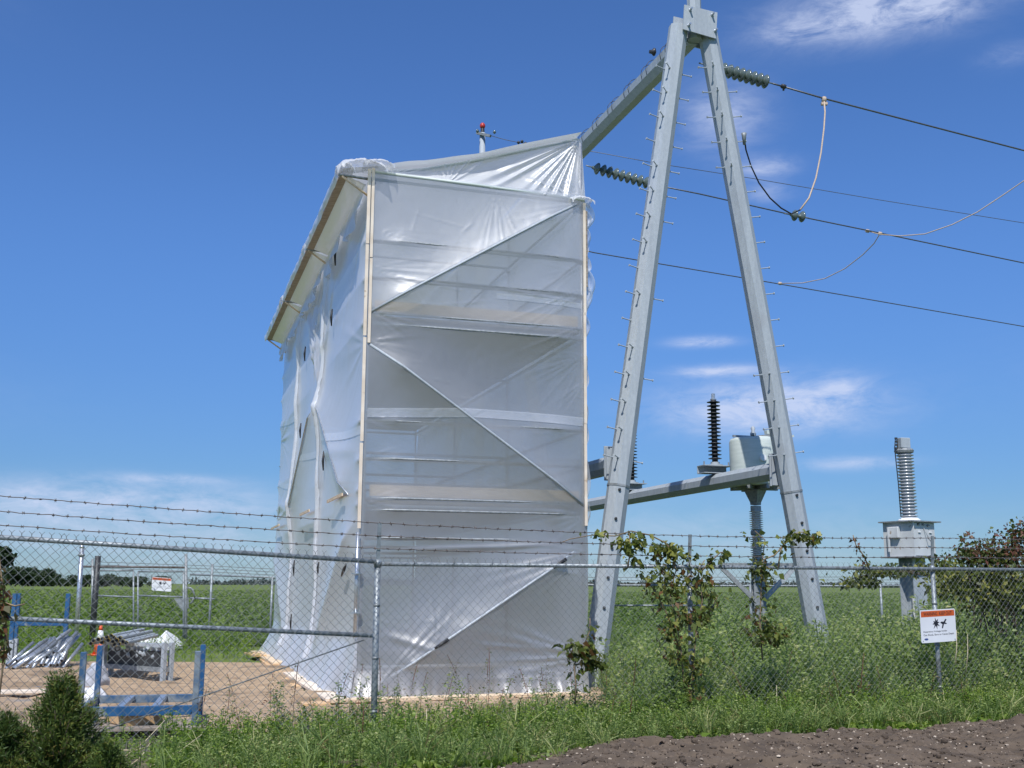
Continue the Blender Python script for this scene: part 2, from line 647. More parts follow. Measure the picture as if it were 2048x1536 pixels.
M['leaf_red'] = leaf_mat('reddish_leaves', [(0, (.15, .06, .045)), (.18, (.17, .09, .055)), (.34, (.08, .105, .03)), (.8, (.10, .14, .032)), (1, (.25, .25, .07))], .3)
M['leaf_juniper'] = leaf_mat('juniper_sprays', [(0, (.15, .10, .035)), (.08, (.03, .058, .017)), (.6, (.075, .12, .028)), (.9, (.16, .20, .042)), (1, (.22, .16, .045))], .25)
M['leaf_tree'] = leaf_mat('tree_leaves', [(0, (.012, .026, .010)), (.5, (.024, .046, .015)), (1, (.05, .078, .024))], .15)
M['leaf_far'] = leaf_mat('hazy_far_leaves', [(0, (.045, .062, .055)), (.5, (.06, .08, .068)), (1, (.085, .105, .085))], .1)  # distance haze put into the leaf colours, greyer and bluer

# ------------------------------------------------------------------ ground
FA = math.radians(24)
P1 = ground(748, 1500)                                  # foot of the fence post left of centre
FD = Vector((math.cos(FA), math.sin(FA), 0))            # fence direction to the right of it
GD = Vector((3.17, 1.0, 0)).normalized()                # and to the left
A0 = ground(712, 1405)                                  # front left foot of the scaffold
SW, SD, STOP = 3.31, 11.5, 7.45                         # its width, depth, height


def sc_pt(s, t, z):
    return A0 + U * s + V * t + Vector((0, 0, z))


def ground_mat():
    m, nt, p = new_mat('field_ground')
    n, l = nt.nodes, nt.links
    tc = n.new('ShaderNodeTexCoord')
    t = n.new('ShaderNodeTexNoise')
    t.inputs['Scale'].default_value = .9
    t.inputs['Detail'].default_value = 12
    t.inputs['Roughness'].default_value = .7
    l.new(tc.outputs['Object'], t.inputs['Vector'])
    t2 = n.new('ShaderNodeTexNoise')
    t2.inputs['Scale'].default_value = .03
    t2.inputs['Detail'].default_value = 4
    l.new(tc.outputs['Object'], t2.inputs['Vector'])
    r = n.new('ShaderNodeValToRGB')
    r.color_ramp.elements[0].color = (.10, .145, .038, 1)
    r.color_ramp.elements[1].color = (.17, .22, .065, 1)
    r.color_ramp.elements[0].position = .3
    r.color_ramp.elements[1].position = .7
    l.new(t.outputs['Fac'], r.inputs[0])
    r2 = n.new('ShaderNodeValToRGB')
    r2.color_ramp.elements[0].color = (.85, .85, .85, 1)
    r2.color_ramp.elements[1].color = (1.15, 1.12, .95, 1)
    l.new(t2.outputs['Fac'], r2.inputs[0])
    mx = n.new('ShaderNodeMix')
    mx.data_type = 'RGBA'
    mx.blend_type = 'MULTIPLY'
    mx.inputs['Factor'].default_value = 1
    l.new(r.outputs[0], mx.inputs['A'])
    l.new(r2.outputs[0], mx.inputs['B'])
    l.new(mx.outputs['Result'], p.inputs['Base Color'])
    p.inputs['Roughness'].default_value = .95
    p.inputs['Specular IOR Level'].default_value = .1
    return m


def ground_sheets():
    mb = MB()
    mb.add([(-3000, -60, 0), (3000, -60, 0), (3000, 4000, 0), (-3000, 4000, 0)], [(0, 1, 2, 3)])
    tag(mb.build('field', ground_mat()), kind='structure')
    vm = noise_mat('weedy_soil', (.09, .075, .045), (.17, .15, .085), 3.0, .95, bump=.6, bscale=20, spots=(2.2, .52, (.085, .11, .04)))
    n_ = 60
    P = np.zeros((n_, 12, 3))
    en = smooth_noise((n_, 2), (14, 1), 15)
    for i in range(n_):
        q = P1 + FD * (-7 + 21 * i / (n_ - 1))
        for j in range(12):
            f = j / 11
            o_ = -4.5 + 1.0 * en[i, 0] + (8.0 + 1.6 * (en[i, 1] - en[i, 0])) * f
            P[i, j] = (q.x - FD.y * o_, q.y + FD.x * o_, .006)
    tag(grid_mesh('verge', P, vm), kind='structure')
    # bare sandy yard: an uneven outline, low bumps
    na, nr = 90, 26
    c = Vector((-5.0, 17.0, 0))
    P = np.zeros((na + 1, nr, 3))
    nzr = smooth_noise((na + 1, 1), (16, 1), 3)[:, 0]
    bump = smooth_noise((na + 1, nr), (70, 22), 4) * .08 + smooth_noise((na + 1, nr), (24, 8), 5) * .09
    bump[-1] = bump[0]
    nzr[-1] = nzr[0]
    for i in range(na + 1):
        th = 2 * math.pi * i / na
        rx, ry = 8.0, 5.6
        k = 1 + .16 * nzr[i]
        for j in range(nr):
            f = j / (nr - 1)
            edge = min(1, (1 - f) * 4)
            P[i, j] = (c.x + rx * k * f * math.cos(th) + 1.2 * f * math.sin(th) * -.5, c.y + ry * k * f * math.sin(th),
                       .012 + max(0, .03 + bump[i, j]) * edge * min(1, f * 4))
    mt = noise_mat('sandy_ground', (.27, .185, .11), (.46, .335, .215), 5.5, .95, bump=.6, bscale=26, lo=.3, hi=.7, spots=(1.1, .60, (.22, .155, .095)))
    tag(grid_mesh('dirt_yard', P, mt), kind='structure')
    # dark soil thrown up along the outside of the fence
    nx, ny = 220, 90
    P = np.zeros((nx, ny, 3))
    big = smooth_noise((nx, ny), (14, 7), 8)
    mid = smooth_noise((nx, ny), (50, 22), 9)
    fine = smooth_noise((nx, ny), (150, 60), 10)
    edge_n = smooth_noise((nx, 1), (13, 1), 12)[:, 0]
    for i in range(nx):
        l_ = 0.2 + 9.0 * i / (nx - 1)
        for j in range(ny):
            f = j / (ny - 1)
            off = -.58 - .040 * l_ + .40 * edge_n[i] - (1 - min(1, l_ / 2.2)) * 1.1 - 3.4 * f
            q = P1 + FD * l_ + Vector((-FD.y, FD.x, 0)) * off
            hgt = .02 + min(1, f * 7) * (.075 + .15 * big[i, j] + .07 * mid[i, j] + .045 * fine[i, j]) * min(1, .25 + l_ / 2.5)
            P[i, j] = (q.x, q.y, max(.006, hgt) if f > 0 else -.01)
    ms = noise_mat('dark_soil', (.068, .049, .033), (.145, .108, .074), 3.2, .97, bump=.9, bscale=22, lo=.3, hi=.72, spots=(30, .66, (.27, .21, .155)))
    tag(grid_mesh('soil_bank', P, ms), kind='structure')
    return P


SOIL = ground_sheets()


def rubble():
    """pebbles and clods: low ico shapes merged"""
    bm = bmesh.new()
    bmesh.ops.create_icosphere(bm, subdivisions=1, radius=1)
    base = np.array([v.co[:] for v in bm.verts])
    tri = np.array([[v.index for v in f.verts] for f in bm.faces])
    bm.free()

    def scatter(name, pts, smin, smax, mat, power=3):
        n = len(pts)
        sz = smin + (smax - smin) * rng.random(n) ** power
        sq = np.stack([sz * rng.uniform(.7, 1.3, n), sz * rng.uniform(.7, 1.3, n), sz * rng.uniform(.45, .9, n)], -1)
        ang = rng.random(n) * 6.28
        jit = rng.uniform(.75, 1.2, (n, len(base), 1))
        v = base[None] * jit * sq[:, None, :]
        c, s = np.cos(ang)[:, None], np.sin(ang)[:, None]
        vx = v[..., 0] * c - v[..., 1] * s
        vy = v[..., 0] * s + v[..., 1] * c
        v = np.stack([vx, vy, v[..., 2]], -1) + np.asarray(pts)[:, None, :]
        f = (tri[None] + (np.arange(n) * len(base))[:, None, None]).reshape(-1, 3)
        me = bpy.data.meshes.new(name)
        me.from_pydata(v.reshape(-1, 3).tolist(), [], f.tolist())
        me.materials.append(mat)
        tag(link(me, name), kind='stuff')
    g = SOIL.reshape(-1, 3)
    idx = rng.integers(0, len(g), 2200)
    scatter('pebbles', g[idx] + rng.uniform(-.03, .03, (2200, 3)) * [1, 1, .1], .005, .019, M['stone'])
    idx = rng.integers(0, len(g), 12000)
    scatter('soil_clods', g[idx] + rng.uniform(-.04, .04, (12000, 3)) * [1, 1, .1], .005, .042, M['clod'], 6)
    n = 1500
    pts = np.stack([rng.uniform(-11, 0.6, n), rng.uniform(12.6, 22, n), np.full(n, .02)], -1)
    keep = ((pts[:, 0] + 5) / 7.4) ** 2 + ((pts[:, 1] - 17) / 5.0) ** 2 < 1
    scatter('yard_pebbles', pts[keep], .008, .04, noise_mat('yard_stone', (.25, .18, .11), (.46, .36, .25), 1.5, .9))


rubble()

# ------------------------------------------------------------------ wrapped scaffold


def relax(nx, nz, src, fixed, fval, lo, iters=900):
    h = np.where(fixed, fval, 0.0)
    for _ in range(iters):
        p = np.pad(h, 1, mode='edge')
        h = .25 * (p[2:, 1:-1] + p[:-2, 1:-1] + p[1:-1, 2:] + p[1:-1, :-2]) + src
        h = np.maximum(h, lo)
        h = np.where(fixed, fval, h)
    return h


def draw_line(arr, p, q, val, ds, dz, wid=0):
    n = int(max(abs(q[0] - p[0]) / ds, abs(q[1] - p[1]) / dz)) * 2 + 2
    for k in range(n + 1):
        f = k / n
        i = int(round((p[0] + (q[0] - p[0]) * f) / ds))
        j = int(round((p[1] + (q[1] - p[1]) * f) / dz))
        v = val(f) if callable(val) else val
        for a in range(-wid, wid + 1):
            if 0 <= i + a < arr.shape[0] and 0 <= j < arr.shape[1]:
                arr[i + a, j] = max(arr[i + a, j], v)


def fan(S, Z, s0, z0, a0, a1, R, N, amp, seed):
    """folds radiating from a point, between two angles (degrees)"""
    r_ = random.Random(seed)
    dx, dz = S - s0, Z - z0
    r = np.hypot(dx, dz) + 1e-6
    th = np.degrees(np.arctan2(dz, dx))
    mid, half = (a0 + a1) / 2, abs(a1 - a0) / 2
    dth = (th - mid + 180) % 360 - 180
    w = np.clip(1 - (dth / half) ** 2, 0, 1)
    out = np.zeros_like(S)
    for k in range(N):
        c = -half + 2 * half * (k + r_.uniform(.2, .8)) / N
        wd = half / N * r_.uniform(.25, .6)
        L = R * r_.uniform(.5, 1.1)
        out += r_.uniform(.4, 1) * np.exp(-((dth - c) / wd) ** 2) * np.exp(-(r / L) ** 2) * np.minimum(1, r / .05)
    return out * w * amp * np.minimum(1, r / .25 + .3)


def fold(S, Z, p, q, wid, amp):
    """one straight soft fold from p to q"""
    d = np.array(q) - np.array(p)
    L = np.hypot(*d)
    d = d / L
    a = (S - p[0]) * d[0] + (Z - p[1]) * d[1]
    b = -(S - p[0]) * d[1] + (Z - p[1]) * d[0]
    win = np.clip(np.minimum(a, L - a) / (.25 * L), 0, 1)
    return amp * win * np.exp(-(b / wid) ** 2)


D1 = ((0.04, 5.35), (3.18, 7.30))
D2 = ((0.05, 4.88), (3.25, 2.70))
D3 = ((0.32, 0.25), (3.13, 2.05))


def scaffold():
    T = thing('scaffold_tower', 'tall square scaffold tower wrapped in cloudy white plastic film, behind the chain link fence', 'scaffold', A0)
    ts = [0.03, 3.8, 7.6, 11.45]
    # ---- frame
    for t in ts:
        for s in (0.03, SW - .03):
            top = STOP if s < 1 else 8.4
            mb = MB().tube([sc_pt(s, t + .03, .12), sc_pt(s, t + .03, top - .06)], .024, 8)
            mb.box(sc_pt(s, t + .03, .10), (.15, .15, .02))
            for z in (.45, .95, 1.7, 2.15, 2.65, 3.27, 3.8, 4.3, 5.2, 5.87, 6.42, 7.3):
                mb.lathe([(.024, -.006), (.062, -.006), (.062, .006), (.024, .006)], sc_pt(s, t + .03, z), seg=10, smooth=False)
            mb.build('standard', M['galv_bright'], T)
    for z in (.45, 2.18, 2.62, 3.27, 3.80, 5.22, 5.87, 6.42, 7.36):
        for t in ts:
            MB().tube([sc_pt(0.05, t + .03, z), sc_pt(SW - .05, t + .03, z)], .024, 8).build('ledger', M['galv'], T)
        for s in (0.04, SW - .04):
            for a, b in zip(ts[:-1], ts[1:]):
                MB().tube([sc_pt(s, a + .05, z), sc_pt(s, b - .02, z)], .024, 8).build('ledger', M['galv'], T)
    for (p, q) in (D1, D2, D3):
        b_ = .19 if p is D3[0] else .15
        f0, f1 = sc_pt(p[0], -.018, p[1]), sc_pt(q[0], -.018, q[1])
        MB().tube([f0] + [f0.lerp(f1, f) - V * (b_ + .002 - .012) for f in (.15, .3, .5, .7, .85)] + [f1], .020, 8).build('diagonal_brace', M['galv'], T)
    for p, q in (((4.35, 4.85), (.5, 2.70)), ((4.45, 4.85), (8.4, 2.72)), ((7.6, .3), (11.4, 2.6)), ((3.8, .3), (.1, 2.6))):
        b_ = .16 if p[1] > 1 else .14
        f0, f1 = sc_pt(-.02, p[0], p[1]), sc_pt(-.02, q[0], q[1])
        MB().tube([f0] + [f0.lerp(f1, f) - U * (b_ + .003 if p[1] > 1 else .05) for f in (.15, .3, .5, .7, .85)] + [f1], .012, 8).build('diagonal_brace', M['galv_bright'], T)
    for z, v in ((2.18, .070), (2.56, .078), (2.72, .078), (3.27, .070), (3.80, .072), (5.18, .080), (5.34, .076), (5.87, .070), (6.42, .070)):
        MB().tube([sc_pt(.05, .015, z), sc_pt(.46, -v - .006 + .018, z), sc_pt(SW - .46, -v - .006 + .018, z), sc_pt(SW - .05, .015, z)], .018, 8).build('ledger', M['galv_dark'], T)
    # ---- decks of planks with toe boards
    for z in (2.70, 5.33):
        for a, b in zip(ts[:-1], ts[1:]):
            for k in range(8):
                s = .22 + k * .405
                MB().box(sc_pt(s, (a + b) / 2, z - .02), (.385, b - a - .04, .04), Matrix.Rotation(AU, 3, 'Z')).build('deck_plank', M['wood_old'], T)
        MB().box(sc_pt(SW / 2, .03, z + .13), (SW - .22, .03, .16), Matrix.Rotation(AU, 3, 'Z')).build('toe_board', M['wood'], T)
        for a, b in zip(ts[:-1], ts[1:]):
            MB().box(sc_pt(.065, (a + b) / 2, z + .10), (.03, b - a - .25, .18), Matrix.Rotation(AU, 3, 'Z')).build('toe_board', M['wood_orange'], T)
    # ---- front sheet
    ds, dz = .02, .0225
    nx, nz = int(SW / ds) + 1, int(STOP / dz) + 1
    S, Z = np.meshgrid(np.linspace(0, SW, nx), np.linspace(0, STOP, nz), indexing='ij')
    fixed = np.zeros((nx, nz), bool)
    fval = np.zeros((nx, nz))
    fixed[0] = fixed[-1] = True
    fval[0] = .012
    fval[-1] = .012
    fixed[:, -1] = True
    fval[:, -1] = .03
    fixed[:, 0] = True
    fval[:, 0] = .16
    lo = np.full((nx, nz), -1.0)
    for z, v in ((.45, .06), (2.18, .070), (2.56, .078), (2.72, .078), (3.27, .070), (3.80, .072), (5.18, .080), (5.34, .076), (5.87, .070), (6.42, .070)):
        draw_line(lo, (.04, z), (SW - .04, z), (lambda f, v=v: v * min(1, min(f, 1 - f) / .13)), ds, dz)
    bulge = lambda a: (lambda f: a * min(1, min(f, 1 - f) / .15) + .012)
    for (p, q), a in ((D1, .15), (D2, .15), (D3, .19)):
        draw_line(lo, p, q, bulge(a), ds, dz, 1)
    src = np.full((nx, nz), -4.4e-5)
    src[Z < 2.2] = -2.8e-5
    src += 3.0e-5 * smooth_noise((nx, nz), (4, 9), 21)
    h = relax(nx, nz, src, fixed, fval, lo, 1500)
    for a in (  # folds at the tack points
            (SW, 7.33, 180, 262, .75, 9, .016, 1), (SW, 6.35, 186, 232, .55, 6, .014, 2), (SW, 5.98, 194, 226, 1.05, 6, .018, 3),
            (SW, 5.42, 196, 232, .8, 5, .016, 4), (SW, 4.95, 175, 250, .75, 8, .015, 5), (SW, 4.55, 205, 250, .5, 5, .016, 6),
            (SW, 3.75, 240, 268, .9, 5, .014, 7), (SW, 3.1, 236, 268, .8, 5, .013, 8), (1.9, 7.40, 225, 312, .8, 11, .010, 9),
            (0, 5.38, -60, 25, .7, 7, .012, 10), (0, 4.92, -45, 35, .7, 7, .014, 11), (0, 3.82, -45, 40, .4, 5, .012, 12),
            (0, 3.28, -30, 40, .35, 5, .012, 13), (0, 2.68, -30, 40, .4, 5, .012, 14), (SW, 2.55, 150, 250, .7, 7, .014, 15),
            (SW, 2.05, 165, 232, 1.2, 9, .020, 16), (1.05, .72, 60, 120, .5, 6, .016, 17), (0, 6.0, -35, 20, .9, 6, .008, 18),
            (0, 6.6, -35, 5, 1.0, 6, .008, 19), (SW, .55, 150, 200, 1.6, 4, .030, 20), (SW, .25, 140, 185, 1.3, 5, .025, 21),
            (.3, .25, 20, 60, 1.2, 5, .016, 22), (0, 1.15, -70, 30, .5, 6, .012, 23)):
        h += fan(S, Z, *a)
    for a in (((.2, 5.9), (1.4, 5.75), .012, .008), ((1.9, 5.86), (3.2, 5.72), .014, .010), ((.9, 5.50), (1.9, 5.66), .010, .004),
              ((.3, 2.0), (2.9, 2.12), .03, .018), ((1.5, .75), (3.2, .62), .03, .014), ((.6, 6.9), (1.5, 6.72), .012, .004),
              ((2.5, 1.78), (3.2, 1.70), .015, .012), ((.3, .9), (1.2, .62), .05, .018)):
        h += fold(S, Z, *a)
    for k in range(46):                                    # short random puckers in the film
        s0, z0 = rnd.uniform(.15, SW - .15), rnd.uniform(.5, 7.2)
        a_ = rnd.choice([0, .12, -.15, .9, -.9, 1.4]) + rnd.uniform(-.15, .15)
        L_ = rnd.uniform(.12, .5)
        h += fold(S, Z, (s0, z0), (s0 + L_ * math.cos(a_), z0 + L_ * math.sin(a_)), rnd.uniform(.008, .016), rnd.uniform(.0015, .004))
    # fine vertical creases right of the second brace
    vc = np.exp(-((S - 2.35) / .55) ** 2 - ((Z - 3.3) / .38) ** 2)
    h += vc * .0022 * np.sin(S * 95 + 3 * np.sin(S * 23)) * np.clip(smooth_noise((nx, nz), (30, 6), 31) * 3, -1, 1)
    h += .010 * smooth_noise((nx, nz), (7, 13), 41) * (np.minimum(np.minimum(S, SW - S), .35) / .35)
    h += .0022 * smooth_noise((nx, nz), (40, 70), 42)
    # the gathered foot of the sheet
    low = np.clip((.42 - Z) / .42, 0, 1)
    h += low * (.06 + .12 * smooth_noise((nx, nz), (16, 4), 43) + .06 * smooth_noise((nx, nz), (44, 8), 44))
    base = np.array(A0)
    Uv, Vv = np.array(U), np.array(V)
    S_ = S - low * .20 * np.exp(-S / .25)
    P = base + S_[..., None] * Uv - h[..., None] * Vv + np.stack([0 * Z, 0 * Z, Z], -1)
    P_front = P
    front = grid_mesh('plastic_sheet', P, M['film'], T)
    tag(front, 'front sheet pulled tight over three diagonal braces')
    # lapped seams: a second layer a few millimetres proud
    for (z0, z1, sa, sb) in ((3.87, 4.00, .04, SW - .02), (5.66, 5.74, 1.9, SW - .05)):
        ia, ib = int(sa / ds), int(sb / ds)
        nn = 7
        zz = np.linspace(z0, z1, nn)
        rows = []
        for i in range(ia, ib):
            sg = .03 * math.sin((i * ds - .9) * 1.4)
            jj = ((zz + sg) / dz).astype(int)
            hh = h[i, np.clip(jj, 0, nz - 1)] + .006 + .004 * np.array([rnd.random() if k in (0, nn - 1) else .2 for k in range(nn)])
            rows.append(base + (i * ds) * Uv - hh[:, None] * Vv + np.stack([0 * zz, 0 * zz, zz + sg], -1))
        grid_mesh('lapped_seam', np.array(rows), M['film_tape'], T)
    # dark sleeves where the lowest brace shows through
    for f0, f1 in ((.245, .315), (.855, .925)):
        p, q = np.array(D3[0]), np.array(D3[1])
        a, b = p + (q - p) * f0, p + (q - p) * f1
        MB().tube([sc_pt(a[0], -.196, a[1]), sc_pt(b[0], -.196, b[1])], [.022, .027], 8).build('brace_sleeve', M['black'], T)
    # ---- gable above the front edge
    ng, mg = 170, 60
    G = np.zeros((ng, mg, 3))
    Sg, Zg = np.zeros((ng, mg)), np.zeros((ng, mg))
    for i in range(ng):
        f = i / (ng - 1)
        s = f * SW
        zt = np.interp(s, [0, .35, .8, 1.6, 2.4, SW], [7.55, 7.60, 7.68, 7.92, 8.19, 8.50])
        for j in range(mg):
            k = j / (mg - 1)
            Sg[i, j] = s
            Zg[i, j] = 7.43 - .05 * f + (zt - 7.43 + .05 * f) * k
    hg = -.10 * np.sin(np.pi * np.linspace(0, 1, mg))[None, :] * np.sin(np.pi * np.linspace(0, 1, ng))[:, None]
    hg = hg + fan(Sg, Zg, SW, 8.46, 186, 268, 2.6, 10, .085, 51) + fan(Sg, Zg, SW - .1, 7.40, 95, 175, .8, 7, .035, 52)
    hg = hg + fan(Sg, Zg, 1.15, 7.40, 15, 140, 1.1, 9, .045, 53) + fan(Sg, Zg, .3, 7.45, 0, 60, .9, 5, .016, 54)
    hg += .015 * smooth_noise((ng, mg), (20, 7), 55)
    tt = np.linspace(0, .22, mg)[None, :]
    G = base + Sg[..., None] * Uv + (tt - hg)[..., None] * Vv + np.stack([0 * Zg, 0 * Zg, Zg], -1)
    tag(grid_mesh('plastic_sheet', G, M['film'], T), 'triangular gable sheet gathered to the top right corner')
    MB().tube([sc_pt(0, -.01, 7.45), sc_pt(1.6, -.015, 7.425), sc_pt(SW, -.01, 7.38)], .026, 8).build('ledger', M['cream'], T)
    MB().tube([sc_pt(.1, .24, 7.55), sc_pt(.8, .24, 7.67), sc_pt(1.6, .24, 7.90), sc_pt(2.4, .24, 8.17), sc_pt(SW, .24, 8.48)], .022, 8).build('ledger', M['cream'], T)
    # ---- left side sheet
    LT = SD + .05
    nt_, nz2 = 300, 260
    Tt, Z2 = np.meshgrid(np.linspace(0, LT, nt_), np.linspace(0, STOP - .05, nz2), indexing='ij')
    dt, dz2 = LT / (nt_ - 1), (STOP - .05) / (nz2 - 1)
    fixed = np.zeros((nt_, nz2), bool)
    fval = np.zeros((nt_, nz2))
    fixed[0] = fixed[-1] = True
    fixed[:, -1] = True
    fixed[:, 0] = True
    fval[:, 0] = .22
    lo = np.full((nt_, nz2), -1.0)
    for z in (2.62, 2.82, 3.27, 3.8, 5.2, 5.87, 6.42):
        draw_line(lo, (.1, z), (LT - .1, z), .055, dt, dz2)
    for t in ts[1:3]:
        draw_line(lo, (t, .3), (t, 7.0), .045, dt, dz2, 0)
    for p, q, a in (((4.42, 4.88), (.5, 2.70), .16), ((4.42, 4.88), (8.5, 2.72), .16), ((3.8, .35), (.15, 2.5), .14), ((7.7, .35), (11.3, 2.5), .14)):
        draw_line(lo, p, q, bulge(a), dt, dz2, 1)
    src = np.full((nt_, nz2), -4e-5) + 3e-5 * smooth_noise((nt_, nz2), (8, 9), 61)
    h = relax(nt_, nz2, src, fixed, fval, lo, 900)
    for t in ts[1:3]:                                  # gathered sleeve down each inner post
        wig = .02 * np.sin(Z2 * 2.1 + t)
        seg = .5 + .5 * np.sin(Z2 * 2 * np.pi / 1.3 + t)
        h += .05 * np.exp(-((Tt - t - .10 - wig) / (.07 + .05 * seg)) ** 2) * (.45 + .55 * seg) * np.clip((7.2 - Z2) / .3, 0, 1)
    for (p, q, w_, a_) in (((4.3, 4.95), (3.9, 7.2), .06, .06), ((4.45, 4.95), (5.3, 7.2), .06, .06), ((4.4, 5.0), (6.6, 7.2), .08, .06), ((4.3, 5.1), (2.9, 6.8), .06, .03),
                           ((5.6, 5.7), (6.3, 7.1), .06, .05), ((5.3, 5.2), (4.6, 6.9), .05, .05), ((4.5, 5.0), (5.9, 7.25), .05, .05), ((.2, 3.4), (3.6, 3.75), .10, .02), ((8, 3.0), (11.3, 3.4), .12, .03)):
        h += fold(Tt, Z2, p, q, w_, a_)
    h += fan(Tt, Z2, 11.5, 4.9, 150, 210, 2.5, 6, .03, 62) + fan(Tt, Z2, 0, 4.9, -40, 40, 2.0, 6, .012, 63) + fan(Tt, Z2, 0, 6.9, -70, 10, 2.5, 6, .015, 64)
    h += fan(Tt, Z2, 11.5, 3.0, 150, 200, 2.5, 5, .03, 65)
    h += .012 * smooth_noise((nt_, nz2), (14, 10), 66) * np.minimum(1, np.minimum(Tt, LT - Tt) / .6) + .003 * smooth_noise((nt_, nz2), (70, 50), 67)
    low = np.clip((.75 - Z2) / .75, 0, 1)
    h += low * (.10 + .22 * smooth_noise((nt_, nz2), (22, 4), 68) + .12 * smooth_noise((nt_, nz2), (60, 7), 69))
    T_ = Tt - low * .14 * np.exp(-Tt / .3)
    P = base + T_[..., None] * Vv - h[..., None] * Uv + np.stack([0 * Z2, 0 * Z2, Z2], -1)
    tag(grid_mesh('plastic_sheet', P, M['film'], T), 'left side sheet lapped and tied at each inner post')
    hL = h
    P_left = P
    # gathered double film down each inner post, pinched at intervals
    for t in ts[1:3]:
        zz, ww = np.meshgrid(np.linspace(.35, 7.0, 200), np.linspace(-1, 1, 9), indexing='ij')
        wid = .028 + .040 * np.abs(np.sin(zz * 2 * np.pi / 2.6 + t)) ** .7
        tt_ = t + .10 + ww * wid + .012 * np.sin(zz * 2.1 + t)
        ii = np.clip((tt_ / dt).astype(int), 0, nt_ - 1)
        jj = np.clip((zz / dz2).astype(int), 0, nz2 - 1)
        hh = hL[ii, jj] + .012 + .05 * np.cos(ww * np.pi / 2) * (.4 + wid * 6) + .008 * np.sin(ww * 9 + zz * 3)
        Q_ = base + tt_[..., None] * Vv - hh[..., None] * Uv + np.stack([0 * zz, 0 * zz, zz], -1)
        grid_mesh('gathered_seam', Q_, M['film_fold'], T)
    # film closing the foot of the corner
    zc = np.linspace(.02, 1.15, 40)
    e0 = np.stack([np.interp(zc, P_left[0, :, 2], P_left[0, :, k]) for k in range(3)], -1)
    e1 = np.stack([np.interp(zc, P_front[0, :, 2], P_front[0, :, k]) for k in range(3)], -1)
    out_ = -(Uv + Vv) * .7071
    rows = []
    for f in np.linspace(0, 1, 9):
        rows.append(e0 * (1 - f) + e1 * f + out_ * (.05 * math.sin(math.pi * f) + .010))
    grid_mesh('corner_flap', np.array(rows), M['film_fold'], T)
    for (z0, ta, tb, sag) in ((3.62, .1, 3.7, .35), (4.95, 8.0, 11.4, .3), (3.5, 8.0, 11.4, .35), (3.75, 4.1, 7.5, .25)):
        rows = []
        for t in np.linspace(ta, tb, 60):
            zz = z0 + np.linspace(0, .12, 5) + sag * ((t - ta) / (tb - ta)) ** 1.5
            i = min(nt_ - 1, int(t / dt))
            hh = hL[i, np.clip((zz / dz2).astype(int), 0, nz2 - 1)] + .008
            rows.append(base + t * Vv - hh[:, None] * Uv + np.stack([0 * zz, 0 * zz, zz], -1))
        grid_mesh('lapped_seam', np.array(rows), M['film_tape'], T)
    # black strips standing for the dark slits in the film at the inner posts
    for x, y0, y1 in ((672, 494, 531), (664.5, 618, 652), (611, 693, 722), (602, 846, 876), (590, 826, 842), (648, 902, 941), (595, 948, 981), (589, 1120, 1151), (637.5, 1124, 1147),
                      (583, 1228, 1262), (634, 1262, 1282)):
        a, b = on_plane(x, y0, A0 - U * .10, U), on_plane(x - 1.5, y1, A0 - U * .10, U)
        if y0 == 826:
            a, b = on_plane(655, y0, A0 - U * .10, U), on_plane(653, y1, A0 - U * .10, U)
        m_ = (a + b) / 2 - U * .012
        MB().tube([a, m_, b], [.012, .021, .010], 6).build('slit_strip', M['black'], T)
    a, b = on_plane(692, 1128, A0 - U * .12, U), on_plane(683, 1152, A0 - U * .12, U)
    MB().tube([a, (a + b) / 2, b], [.012, .026, .012], 6).build('slit_strip', M['black'], T)
    # ---- right side, back and roof sheets
    nn = 60
    for (s_, tag_) in ((SW, 'right side sheet'),):
        t_, z_ = np.meshgrid(np.linspace(0, SD, 90), np.linspace(0, 1, 60), indexing='ij')
        z_ = z_ * np.interp(t_, [0, .1, .35, 20], [7.45, 8.30, 8.60, 8.62])
        hh = .05 * smooth_noise((90, 60), (9, 8), 71) + .02 * smooth_noise((90, 60), (30, 22), 72)
        P = base + (s_ + hh + .01)[..., None] * Uv + t_[..., None] * Vv + np.stack([0 * z_, 0 * z_, z_], -1)
        tag(grid_mesh('plastic_sheet', P, M['film'], T), tag_)
    s_, k_ = np.meshgrid(np.linspace(0, SW, 50), np.linspace(0, 1, 60), indexing='ij')
    z_ = k_ * (7.66 + .92 * s_ / SW)
    hh = .05 * smooth_noise((50, 60), (5, 8), 73)
    P = base + s_[..., None] * Uv + (SD + .05 + hh)[..., None] * Vv + np.stack([0 * z_, 0 * z_, z_], -1)
    tag(grid_mesh('plastic_sheet', P, M['film'], T), 'back sheet')
    ev = -.44                                              # the eave reaches this far past the left side
    s_, t_ = np.meshgrid(np.linspace(ev, SW, 80), np.linspace(.06, SD + .25, 200), indexing='ij')
    z_ = np.interp(s_, [ev, 0, .35, .8, 1.6, 2.4, SW], [7.40, 7.52, 7.60, 7.68, 7.92, 8.19, 8.50])
    sc = np.abs(np.sin(np.pi * (t_ / 3.83)))
    z_ = z_ - .05 * sc * (s_ < .3) + .05 * smooth_noise((80, 200), (7, 14), 74) * (s_ > ev + .02) + .05
    P = base + s_[..., None] * Uv + t_[..., None] * Vv + np.stack([0 * z_, 0 * z_, z_], -1)
    tag(grid_mesh('plastic_sheet', P, M['film_roof'], T), 'roof sheet with a ragged overhang on the left')
    # eave: outriggers, fascia boards, the sheet turned over them, a scalloped valance
    for t in (.02, 3.8, 7.6, 11.4):
        MB().tube([sc_pt(.02, t, 7.34), sc_pt(ev - .03, t, 7.36)], .022, 8).build('outrigger', M['galv_dark'], T)
        MB().tube([sc_pt(.02, t, 7.05), sc_pt(ev + .02, t, 7.34)], .018, 8).build('outrigger', M['wood'], T)
